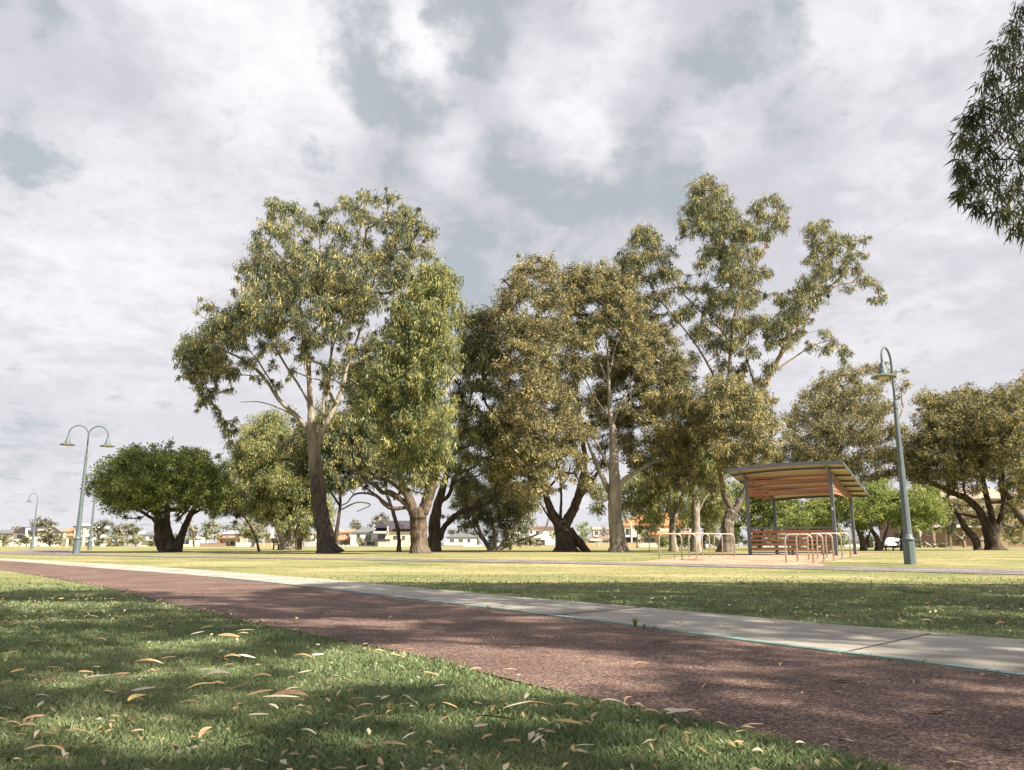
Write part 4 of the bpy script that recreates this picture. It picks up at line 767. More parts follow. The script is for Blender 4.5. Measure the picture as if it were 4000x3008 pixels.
tree('gum_tree', 'smooth grey single-trunk gum standing behind the left bike hoops', GG, 51,
     [[(1502, 1190, 13), (1503, 1150, 11), (1502, 1110, 11), (1502, 1070, 10), (1500, 1030, 8), (1505, 980, 7), (1515, 920, 5), (1530, 860, 3)],
      [(1498, 1065, 7), (1490, 1045, 6), (1480, 1030, 4), (1465, 1010, 3)], [(1508, 1105, 4), (1520, 1080, 3.5), (1535, 1060, 3), (1545, 1045, 2)], [(1503, 1000, 4), (1540, 960, 3), (1570, 920, 2)]],
     [(1540, 835, 24), (1575, 830, 24), (1610, 840, 24), (1530, 870, 26), (1570, 875, 28), (1610, 880, 28), (1645, 870, 24), (1545, 915, 28), (1590, 920, 28), (1630, 920, 26), (1660, 910, 20), (1560, 960, 26), (1600, 965, 26), (1640, 960, 22), (1575, 1000, 22), (1610, 1005, 20), (1660, 960, 18), (1520, 905, 20), (1500, 870, 18), (1650, 1000, 16), (1540, 1050, 14)],
     D=3.5, lm=LM_brown, bk=BK_gum, leaf=(.23, .058), droop=.6, dyc=-7, dens=.9, grow=1.15)
# K tall right gum, crooked
tree('gum_tree', 'very tall open-crowned gum behind the shelter, trunk forking low into crooked reddish limbs', GG, 47,
     [[(1567, 1190, 18), (1570, 1160, 15), (1572, 1130, 14), (1580, 1105, 14)],
      [(1582, 1105, 8), (1566, 1075, 8), (1558, 1040, 7), (1552, 1000, 7), (1550, 965, 6), (1556, 900, 6), (1565, 850, 6), (1575, 800, 6), (1578, 750, 6), (1582, 700, 5), (1594, 650, 5), (1600, 600, 4), (1590, 540, 3), (1560, 490, 2), (1530, 440, 1.5)],
      [(1585, 1105, 10), (1600, 1078, 9), (1614, 1050, 9), (1622, 1020, 9), (1628, 970, 8), (1630, 920, 8), (1632, 880, 7), (1645, 840, 7), (1668, 800, 7), (1690, 755, 6.5), (1705, 710, 5.5), (1735, 650, 4.5), (1760, 590, 3.5), (1790, 550, 2.5), (1815, 530, 1.5)],
      [(1705, 715, 4), (1730, 690, 3.5), (1760, 650, 3), (1800, 620, 2.5), (1840, 610, 2), (1880, 610, 1.2)],
      [(1672, 800, 3.5), (1710, 775, 3), (1750, 750, 2.5), (1790, 735, 2), (1820, 745, 1.2)],
      [(1578, 750, 4), (1560, 715, 4), (1530, 690, 3.5), (1500, 660, 3), (1470, 630, 2.5), (1440, 600, 2), (1410, 560, 1.5)],
      [(1560, 850, 4), (1530, 790, 4), (1500, 740, 3.5), (1460, 690, 3), (1420, 640, 2.5), (1395, 590, 2), (1388, 530, 1.2)],
      [(1600, 610, 3.5), (1640, 560, 3), (1660, 510, 2.5), (1680, 460, 1.5)],
      [(1594, 650, 3.5), (1570, 600, 3), (1545, 540, 2.5), (1520, 480, 1.5)],
      [(1632, 880, 4), (1626, 820, 4), (1612, 770, 3), (1620, 720, 2)],
      [(1582, 700, 3), (1610, 670, 2.5), (1640, 620, 2)],
      [(1630, 900, 3.5), (1600, 850, 3.5), (1590, 820, 3)]],
     [(1500, 405, 14), (1525, 395, 16), (1550, 415, 18), (1510, 430, 20), (1575, 430, 14), (1490, 455, 18), (1535, 450, 22), (1570, 465, 18), (1520, 485, 20), (1555, 500, 22), (1480, 485, 14), (1600, 495, 20), (1545, 540, 24), (1590, 540, 24), (1630, 450, 14), (1650, 430, 14), (1675, 435, 15), (1695, 450, 12), (1650, 465, 15), (1680, 475, 15), (1625, 500, 18), (1655, 505, 14), (1690, 490, 10), (1635, 545, 18), (1565, 590, 24), (1610, 590, 24), (1650, 590, 12), (1550, 640, 22), (1595, 645, 24), (1630, 640, 20), (1560, 690, 22), (1605, 700, 22), (1645, 690, 16), (1580, 740, 20), (1620, 755, 18), (1540, 740, 20), (1600, 800, 16), (1560, 790, 18),
      (1385, 490, 16), (1370, 515, 16), (1405, 515, 18), (1350, 560, 18), (1385, 555, 20), (1425, 550, 18), (1370, 595, 20), (1410, 600, 22), (1445, 590, 20), (1450, 540, 12), (1475, 510, 10), (1480, 620, 20), (1435, 640, 20), (1395, 640, 18), (1490, 670, 18), (1460, 680, 18), (1515, 710, 18), (1520, 620, 16), (1500, 770, 16), (1530, 665, 16), (1345, 600, 14), (1510, 570, 14),
      (1750, 500, 16), (1775, 490, 16), (1800, 510, 18), (1765, 530, 18), (1795, 545, 18), (1830, 520, 14), (1835, 550, 16), (1865, 520, 12), (1868, 550, 12), (1750, 560, 14), (1775, 580, 18), (1815, 580, 16), (1850, 580, 12), (1745, 610, 18), (1780, 620, 14), (1725, 640, 18), (1760, 650, 16), (1715, 675, 18), (1690, 700, 18), (1740, 690, 14), (1870, 605, 12), (1895, 615, 12), (1900, 640, 12), (1885, 650, 9), (1830, 620, 10), (1670, 740, 16), (1700, 740, 14), (1720, 720, 12), (1780, 720, 12), (1800, 740, 14), (1825, 755, 12), (1780, 755, 12), (1815, 780, 9), (1750, 745, 10), (1690, 650, 14), (1660, 790, 14), (1680, 640, 10), (1665, 710, 14), (1640, 820, 12)],
     D=4.5, lm=LM_grey, bk=BK_tall, leaf=(.22, .05), droop=1.0, dens=.9, sub=8, K_=3, grow=1.2)
# darker small trees behind the shelter
tree('gum_tree', 'short dark bushy tree behind the left post of the shelter', None, 66,
     [[(1640, 1188, 7), (1642, 1160, 6), (1650, 1130, 5), (1660, 1100, 3)], [(1640, 1165, 4), (1620, 1140, 3), (1600, 1120, 2)], [(1645, 1150, 4), (1675, 1120, 3), (1690, 1100, 2)]],
     [(1600, 1060, 24), (1635, 1055, 26), (1670, 1060, 26), (1610, 1095, 26), (1650, 1095, 28), (1690, 1090, 26), (1620, 1125, 20), (1660, 1130, 20), (1585, 1110, 18), (1700, 1120, 18), (1560, 1090, 18), (1540, 1110, 18), (1700, 1060, 20)],
     D=4, lm=LM_mel, bk=BK_dark, leaf=(.28, .08), droop=.2)
# M right background gum
tree('gum_tree', 'broad airy olive gum rising behind the right lamp and shelter roof', None, 74,
     [[(1790, 1186, 14), (1790, 1150, 12), (1788, 1110, 11), (1792, 1060, 10), (1800, 1020, 9), (1812, 980, 7), (1830, 930, 5), (1850, 880, 4), (1870, 830, 2)],
      [(1800, 1030, 6), (1780, 980, 5), (1765, 930, 4), (1760, 870, 3)], [(1812, 1000, 6), (1850, 985, 5), (1890, 965, 4), (1930, 930, 3), (1950, 880, 2)],
      [(1795, 1060, 6), (1840, 1040, 5), (1890, 1035, 4), (1940, 1020, 3)], [(1820, 960, 5), (1810, 900, 4), (1815, 850, 3)], [(1790, 1080, 5), (1750, 1040, 4), (1720, 1000, 3)], [(1850, 900, 3), (1890, 850, 2.5), (1920, 815, 1.5)]],
     [(1765, 835, 20), (1795, 815, 20), (1830, 805, 20), (1860, 800, 18), (1895, 795, 16), (1920, 810, 14), (1735, 860, 20), (1770, 870, 24), (1810, 855, 26), (1850, 845, 24), (1885, 835, 18), (1945, 840, 14), (1960, 830, 10), (1720, 900, 22), (1760, 915, 26), (1800, 905, 26), (1845, 895, 26), (1885, 885, 24), (1920, 880, 16), (1710, 945, 24), (1750, 960, 26), (1795, 955, 26), (1840, 945, 26), (1880, 935, 26), (1920, 925, 20), (1955, 930, 20), (1720, 990, 24), (1765, 1000, 26), (1810, 1005, 26), (1855, 990, 26), (1900, 980, 26), (1940, 975, 24), (1975, 970, 18), (1740, 1040, 22), (1790, 1045, 22), (1840, 1040, 22), (1890, 1030, 22), (1930, 1020, 22), (1970, 1010, 20), (1700, 1030, 20), (1680, 985, 20), (1690, 1070, 18), (1950, 800, 8)],
     D=6, lm=LM_brown, bk=BK_gum, leaf=(.30, .075), droop=.4, dens=.75, sub=8, grow=1.15)
# N limes
def lime(label, Y, stems, blobs): return tree('paperbark_shrub', label, 'bright green paperbarks behind the shelter', Y, stems, blobs, D=3.5, lm=LM_lime, bk=BK_rough, leaf=(.26, .075), droop=.15, sub=12)
lime('bright green low paperbark seen between the shelter posts', 60, [[(1753, 1189, 9), (1750, 1165, 7), (1738, 1140, 5), (1725, 1120, 3)], [(1758, 1189, 7, 0, 1), (1765, 1160, 6), (1780, 1135, 4), (1790, 1110, 2)]],
     [(1700, 1130, 16), (1725, 1115, 22), (1755, 1095, 24), (1785, 1085, 24), (1760, 1125, 22), (1795, 1115, 24), (1735, 1140, 16), (1815, 1095, 18), (1680, 1140, 12)])
lime('bright green paperbark right of the shelter with thick twisted stems', 58, [[(1865, 1189, 9), (1862, 1165, 8), (1850, 1140, 5), (1840, 1120, 3)], [(1897, 1189, 9, 0, 1), (1895, 1165, 8), (1880, 1140, 5), (1870, 1110, 3)], [(1900, 1187, 6, 0, 1), (1910, 1160, 5), (1918, 1130, 3), (1915, 1100, 2)], [(1868, 1189, 5, 0, 1), (1875, 1160, 4), (1885, 1130, 2)]],
     [(1840, 1080, 24), (1870, 1068, 22), (1900, 1062, 24), (1925, 1075, 22), (1850, 1110, 26), (1885, 1100, 28), (1920, 1105, 26), (1860, 1135, 16), (1895, 1130, 16), (1830, 1115, 18), (1935, 1130, 14), (1880, 1055, 12)])
lime('bright green paperbark spreading to the right behind the right lamp post', 57, [[(1948, 1190, 7), (1948, 1160, 6), (1955, 1130, 5), (1975, 1105, 3), (1995, 1095, 2)], [(1948, 1165, 4), (1965, 1145, 4), (1985, 1130, 3), (2005, 1118, 2)]],
     [(1945, 1075, 22), (1970, 1070, 20), (1995, 1080, 22), (2020, 1090, 20), (2040, 1100, 14), (1960, 1100, 24), (1990, 1110, 24), (2020, 1118, 18), (1975, 1130, 18), (2000, 1138, 12), (2048, 1108, 8), (1945, 1110, 16)])
# O right big spreading tree
tree('gum_tree', 'wide dark gum at the right with several thick black limbs leaning left', 'dark gums at the right edge', 66,
     [[(2148, 1188, 20), (2140, 1160, 16), (2128, 1130, 12), (2112, 1100, 10), (2085, 1075, 9), (2050, 1062, 8), (2020, 1045, 6), (1990, 1025, 4), (1970, 1005, 2)],
      [(2112, 1188, 10, 0, 1), (2105, 1165, 10), (2085, 1140, 9), (2070, 1115, 7), (2055, 1095, 5), (2035, 1075, 4)],
      [(2150, 1186, 12, 0, 1), (2148, 1150, 10), (2140, 1110, 9), (2130, 1070, 8), (2120, 1020, 6), (2110, 960, 4)],
      [(2150, 1150, 9), (2160, 1120, 8), (2168, 1085, 7), (2160, 1040, 6), (2165, 980, 4)],
      [(2135, 1145, 6), (2120, 1120, 5), (2098, 1115, 5), (2075, 1110, 4), (2060, 1108, 3)],
      [(2050, 1062, 4), (2045, 1030, 4), (2050, 990, 3), (2045, 950, 2)], [(2085, 1075, 4), (2080, 1035, 4), (2090, 990, 3)]],
     [(1995, 865, 18), (2020, 860, 20), (2050, 870, 20), (2080, 855, 20), (2110, 850, 20), (2000, 905, 22), (2035, 900, 26), (2075, 890, 28), (2115, 885, 28), (2150, 870, 24), (1990, 945, 20), (2025, 940, 28), (2065, 935, 30), (2105, 930, 30), (2145, 915, 28), (1995, 985, 24), (2035, 980, 28), (2080, 980, 30), (2120, 975, 28), (2000, 1020, 20), (2040, 1020, 24), (2085, 1020, 24), (2130, 1015, 22), (1980, 1040, 16), (2020, 1055, 14), (2060, 1050, 14), (2150, 960, 24), (2105, 1055, 14), (1965, 960, 20), (1965, 1000, 20), (2000, 1060, 16), (2040, 1080, 14, 6), (2080, 1090, 16, 8), (2120, 1100, 16, 8), (2170, 1110, 18, 8), (2200, 1140, 18, 8), (2100, 1130, 14, 9), (2190, 1090, 18, 8)],
     D=6, lm=LM_brown, bk=BK_dark, leaf=(.28, .07), droop=.35, sub=9, grow=1.15, dens=.85)
tree('gum_tree', 'gum cut by the right edge of the view, its trunk leaning in from the right', 'dark gums at the right edge', 62,
     [[(2262, 1190, 14), (2240, 1160, 11), (2215, 1130, 10), (2195, 1105, 9), (2180, 1080, 8), (2168, 1050, 6), (2165, 1000, 4)],
      [(2215, 1130, 7), (2190, 1095, 6), (2165, 1085, 5), (2140, 1085, 4), (2120, 1075, 3)], [(2215, 1130, 6), (2225, 1070, 5), (2230, 1000, 4), (2215, 940, 3)], [(2195, 1105, 4), (2200, 1060, 4), (2205, 1010, 3)]],
     [(2165, 850, 20), (2190, 860, 24), (2215, 840, 20), (2160, 900, 26), (2195, 905, 28), (2230, 890, 26), (2160, 950, 26), (2195, 955, 28), (2235, 950, 26), (2165, 1000, 24), (2200, 1010, 26), (2240, 1000, 24), (2180, 1045, 20), (2220, 1050, 20), (2270, 950, 26), (2270, 1010, 24), (2215, 805, 12), (2260, 870, 26), (2200, 1080, 14)],
     D=5, lm=LM_brown, bk=BK_dark, leaf=(.28, .07), droop=.35, grow=1.2)
# saplings
tree('sapling', 'small bright sapling with thin white trunk between the pale gums', None, 46,
     [[(1401, 1191, 1.6), (1402, 1175, 1.4), (1398, 1158, 1.2), (1394, 1140, 1)], [(1401, 1170, 1), (1406, 1150, .8), (1402, 1130, .6)]],
     [(1383, 1128, 9), (1395, 1120, 10), (1405, 1130, 10), (1385, 1145, 11), (1400, 1148, 12), (1412, 1142, 8), (1388, 1162, 7), (1374, 1138, 7), (1392, 1108, 6)], D=.8, lm=LM_lime, bk=BK_gum, leaf=(.15, .04), droop=.5, sub=8, cat='sapling', r0=.01)
sap = tree('sapling', 'grey-green sapling propped by two stakes in front of the brick flats', None, 84,
     [[(2051, 1186, 1.5), (2052, 1160, 1.3), (2050, 1140, 1)]], [(2045, 1120, 10), (2055, 1108, 10), (2062, 1122, 9), (2050, 1135, 10), (2040, 1135, 8), (2060, 1138, 8)], D=1.2, lm=LM_fardark, bk=BK_gum, leaf=(.3, .08), droop=.4, sub=7, cat='sapling', r0=.01)
b = MB()
for (u, w) in ((-8, 0), (5, 0)):
    a = gX((2051 + u) * K, 84) - Vector(sap.location); b = MB().tube([(a.x, a.y, -.1), (a.x * .6, a.y, 2.4)], .05, 6); b.build('stake', BK_gum, sap)

# foreground tree: overhanging branch top right, out-of-view trunk; crowns that shade the foreground
def q_tree():
    base = Vector((13.2, 2.8, 0))
    root = empty('gum_tree', base, 'near gum whose drooping leafy branch hangs into the upper right corner', 'tree')
    rs = np.random.default_rng(11)
    tb = MB()
    hub = Vector((12.2, 4.0, 7.5))
    tb.tube([base - Vector((0, 0, .1)), base + Vector((-.1, .1, 1.5)), base + Vector((-.3, .4, 4)), hub, Vector((11, 4, 10)), Vector((10.5, 3.5, 12.5))], [.55, .4, .34, .28, .2, .1], 14)
    tb.tube([hub, Vector((10.6, 5.6, 7.6)), Vector((8.2, 7.0, 7.4)), Vector((6.6, 8.2, 6.7)), Vector((5.9, 8.5, 5.9))], [.16, .12, .07, .035, .012], 8)
    tb.tube([Vector((8.2, 7.0, 7.4)), Vector((7.0, 7.6, 6.3)), Vector((6.3, 8.3, 5.2))], [.04, .025, .01], 6)
    tb.tube([hub, Vector((10, 1.5, 9)), Vector((7, .5, 10)), Vector((5, 0, 10.5))], [.18, .13, .08, .03], 8)
    tb.tube([hub, Vector((14, 6, 9)), Vector((15, 8, 10))], [.15, .1, .04], 8)
    raw('trunk', tb.v, tb.f, BK_gum, root, True)
    # hanging bough in view
    bl = [(2205, 20, 34), (2185, 60, 34), (2215, 90, 50), (2165, 110, 34), (2195, 150, 50), (2140, 165, 32), (2165, 205, 44), (2120, 220, 34), (2210, 220, 50), (2090, 255, 28), (2135, 270, 40), (2180, 285, 48), (2075, 300, 24), (2110, 320, 36), (2155, 345, 44), (2205, 350, 50), (2070, 350, 20), (2090, 385, 28), (2130, 400, 38), (2180, 415, 44), (2215, 430, 46), (2165, 455, 28), (2205, 490, 26), (2240, 300, 60), (2250, 180, 60), (2245, 460, 50), (2075, 415, 14), (2115, 440, 18)]
    SC = []; SR = []; tw = MB()
    for (u, v, r) in bl:
        yy = 8.3 + rs.normal() * .35; c = np.array(atO(u, v, yy)); rr = r / (F / K / yy)
        k = 9; q = rs.normal(size=(k, 3)); q /= np.linalg.norm(q, axis=1)[:, None]; pp = c + q * rr * (.3 + .6 * rs.random((k, 1)))
        SC.append(pp); SR.append(np.full(k, rr * .5))
        for p_ in pp: tw.tube([c, (c + p_) / 2 + np.array([0, 0, .03]), p_], [.006, .004, .002], 3)
        tw.tube([np.array([7.2, 8.3, 6.4]), (c + np.array([7.2, 8.3, 6.4])) / 2 + np.array([0, 0, .15]), c], [.012, .009, .005], 4)
    raw('branches', tw.v, tw.f, BK_red, root, True)
    V = leaves(np.concatenate(SC), np.concatenate(SR), 15, .13, .019, 1.0, rs, flat=1.2, curve=.15)
    # shading crowns above and beside the view
    lit = [(890, 1432, 270, 42, .95), (1150, 1470, 200, 30, .9), (730, 1345, 130, 9, .9), (1100, 1425, 250, 25, .8), (1600, 1392, 120, 9, .9), (1810, 1408, 100, 12, .95), (2110, 1440, 130, 11, 1), (1790, 1388, 150, 6, .7),
           (640, 1480, 160, 20, .6), (230, 1540, 120, 30, .45), (760, 1452, 130, 10, .55), (1480, 1625, 260, 45, 1), (320, 1640, 200, 28, .65), (1120, 1545, 140, 18, .55), (90, 1308, 140, 7, .8), (330, 1303, 90, 6, .7), (620, 1530, 160, 22, .6), (950, 1600, 140, 18, .35),
           (2000, 1310, 90, 7, .5), (2170, 1330, 60, 9, .5), (1350, 1470, 90, 14, .7), (1290, 1520, 130, 14, .6), (2150, 1405, 60, 5, .6), (1480, 1440, 80, 10, .5), (420, 1590, 200, 12, .5)]
    TAN = math.tan(SUN_EL); CC = []; tries = 0
    while len(CC) < 9000 and tries < 160000:
        tries += 1
        x = rs.uniform(-10, 12); y = rs.uniform(1.0, 13.5)
        pu, pv, _ = project((x, y, 0)); pu /= K; pv /= K
        far = np.interp(pu, [-200, 0, 100, 215, 300, 480, 640, 760, 900, 1100, 1300, 1600, 2000, 2400], [1278, 1276, 1268, 1268, 1275, 1290, 1262, 1252, 1247, 1249, 1251, 1254, 1257, 1256])
        if pv < far + 4 + rs.normal() * .8: continue
        p_l = 0
        for (a, b_, ra, rb, w) in lit:
            e = ((pu - a) / ra) ** 2 + ((pv - b_) / rb) ** 2
            if e < 1.5: p_l = max(p_l, min(1, w * 1.15) * (1 if e < 1.05 else (1.5 - e) / .45))
        pn = .5 + .5 * math.sin(x * 1.7 + 1.3 * math.sin(y * 2.1)) * math.sin(y * 2.9 + math.sin(x * 1.1))
        if rs.random() < p_l or (pn > (.78 if pu < 1250 and pv > 1300 else .9) and rs.random() < .8): continue
        for h in (8.0 + rs.random() * 2.5, 10.5, 12, 14, 16, 19, 23):
            p = (x + SX * h / TAN, y + SY * h / TAN, h); q = project(p)
            if q[2] < .2 or q[0] < -160 or q[0] > 4160 or q[1] < -160: break
        else: continue
        CC.append(p)
    CC = np.array(CC)
    V2 = leaves(CC, np.full(len(CC), .17), 10, .20, .085, .3, rs, flat=.5)
    V = np.concatenate([V, V2]); raw('crown', V, np.arange(len(V)).reshape(-1, 4), LM_near, root)
    # boughs carrying the crown
    bw = MB(); nodes = [np.array(p) for p in [(12.2, 4, 7.5), (11, 4, 10), (10.5, 3.5, 12.5), (10, 1.5, 9), (7, .5, 10), (5, 0, 10.5), (14, 6, 9), (15, 8, 10), (10.6, 5.6, 7.6)]]
    for i in rs.permutation(len(CC))[:150]:
        c = CC[i]; A = np.array(nodes); k = int(np.argmin(np.linalg.norm(A - c, axis=1))); a = A[k]; ln = np.linalg.norm(c - a)
        mid = (a + c) / 2 + rs.normal(size=3) * ln * .05
        bad = False
        for t in np.linspace(0, 1, 8):
            w = a * (1 - t) + c * t; q = project(w)
            if q[2] > .1 and -40 < q[0] < 4040 and q[1] > -40: bad = True
        if bad: continue
        r_ = .015 + .012 * ln; bw.tube([a, mid, c], [r_, r_ * .7, r_ * .35], 5); nodes += [mid, c]
    if bw.v: raw('branches', bw.v, bw.f, BK_gum, root, True)
LM_near = leafmat('near_gum_leaves', (.06, .08, .04), (.13, .155, .075), (.34, .30, .09), .2, .45)
q_tree()

# ------------------------------------------------------------------ lamps
M_lamp = nmat('grey_green_paint', [(.3, (.09, .115, .125)), (.7, (.125, .155, .165))], 6, 6, .5, bump=.05, spec=.4, noise2=(3, .55, .8, (.15, .18, .185), (1, 1, .3)))
M_lens = mat('lamp_lens', (.62, .50, .24), .35)
M_lensin = mat('reflector', (.62, .56, .38), .5)
def lamp(label, u, Y, arms, group):
    base = gX(u, Y); root = empty('street_lamp', base, label, 'street lamp', group)
    MB().lathe([(.160, -.05), (.158, .66), (.150, .66), (.150, .67)], n=8, rot=R(22.5)).build('plinth', M_lamp, root)
    MB().lathe([(.150, .665), (.182, .668), (.184, .685), (.150, .72), (.125, .77), (.122, .82), (.10, .822)], n=20).build('collar', M_lamp, root, True)
    MB().lathe([(.118, .80), (.112, .9), (.085, 2.6), (.058, 4.40)], n=8, rot=R(22.5)).build('pole', M_lamp, root)
    MB().lathe([(.064, 4.36), (.066, 4.38), (.066, 4.56), (.058, 4.58), (.036, 4.60)], n=16).build('sleeve', M_lamp, root, True)
    for k, ang in enumerate(arms):
        c, s = math.cos(ang), math.sin(ang); r = .42; pts = []
        z0 = 5.66 if len(arms) == 1 else 5.5
        if k == 0: pts += [(0, 0, 4.55), (0, 0, 5.0)]
        pts += [(0, 0, 5.0)] if k else []
        pts += [(0, 0, z0)]
        for i in range(1, 15):
            t = math.pi * i / 14; q = r * (1 - math.cos(t)); pts.append((c * q, s * q, z0 + r * 1.05 * math.sin(t)))
        e = (c * 2 * r, s * 2 * r); pts += [(e[0], e[1], z0 - .10)]
        if k == 0: pts = [(0, 0, 4.55), (0, 0, 5.1)] + [p for p in pts if p[2] >= 5.1 and p != (0, 0, 5.0)]
        MB().tube(pts, .033, 10).build('arm', M_lamp, root, True)
        zt = z0 - .06
        sh = MB().lathe([(.036, zt), (.055, zt - .02), (.085, zt - .16), (.108, zt - .25), (.118, zt - .255), (.112, zt - .28), (.120, zt - .29), (.118, zt - .33), (.20, zt - .37), (.335, zt - .43), (.338, zt - .445), (.30, zt - .43), (.14, zt - .37), (.05, zt - .36)], c=(e[0], e[1], 0), n=28).build('lamp_shade', M_lamp, root, True)
        MB().lathe([(.13, zt - .37), (.155, zt - .42), (.150, zt - .47), (.08, zt - .49), (.01, zt - .495)], c=(e[0], e[1], 0), n=18).build('lens', M_lens, sh, True)
LG = 'grey-green gooseneck park lamps'
lamp('largest gooseneck lamp, single-armed, right of the timber shelter', 3557, 22.6, [R(228)], LG)
lamp('twin-armed gooseneck lamp at the left beside the pale concrete strip', 297, 37.4, [R(200), R(20)], LG)
lamp('middle-sized single-arm lamp half hidden behind the twin-armed lamp', 349, 65, [R(195)], LG)
lamp('smallest and farthest single-arm lamp near the left edge', 124, 90, [R(190)], LG)

# ------------------------------------------------------------------ bike hoops
M_hoop = nmat('brushed_steel', [(.3, (.36, .31, .26)), (.7, (.54, .48, .41))], 9, 5, .42, metal=.55, spec=.5)
def hoop(u0, u1, Y0, Y1, H, label, group):
    a, b_ = gX(u0, Y0), gX(u1, Y1); c = (a + b_) / 2; d = (b_ - a); d.z = 0; w = d.length / 2; d.normalize()
    root = empty('bike_hoop', (c.x, c.y, terr(c.y)), label, 'bike hoop', group)
    r = .15; pts = [(-w, .0 - .05), (-w, H - r)] + [(-w + r - r * math.cos(t), H - r + r * math.sin(t)) for t in [math.pi / 2 * i / 7 for i in range(1, 8)]]
    pts += [(0, H + .001)] + [(-x, z) for x, z in reversed(pts)]
    MB().tube([(d.x * x, d.y * x, z) for x, z in pts], .0245, 10).build('tube', M_hoop, root, True)
    for s in (-1, 1): MB().lathe([(.06, 0), (.06, .012), (.03, .018)], c=(d.x * w * s, d.y * w * s, .006), n=14).build('base_plate', M_hoop, root)
ordn = ['front', 'second', 'third', 'fourth', 'rear']
for i, (u0, u1, h) in enumerate([(2577, 2665, .80), (2637, 2721, .80), (2693, 2774, .80), (2745, 2824, .80), (2793, 2871, .80)]):
    Y = 25.5 + i * 1.15; hoop(u0, u1, Y, Y + .05, .80, f'{ordn[i]} hoop of the row left of the shelter' if i in (0, 4) else f'{ordn[i]} hoop from the front in the row left of the shelter', 'steel bike hoops left of the shelter')
for i, (u0, u1) in enumerate([(3072, 3178), (3116, 3219), (3160, 3257), (3196, 3291), (3231, 3324)]):
    Y = 23.1 + i * 1.08; hoop(u0, u1, Y, Y - .04, .81, f'{ordn[i]} hoop of the row in front of the shelter' if i in (0, 4) else f'{ordn[i]} hoop from the front in the row before the shelter', 'steel bike hoops in front of the shelter')

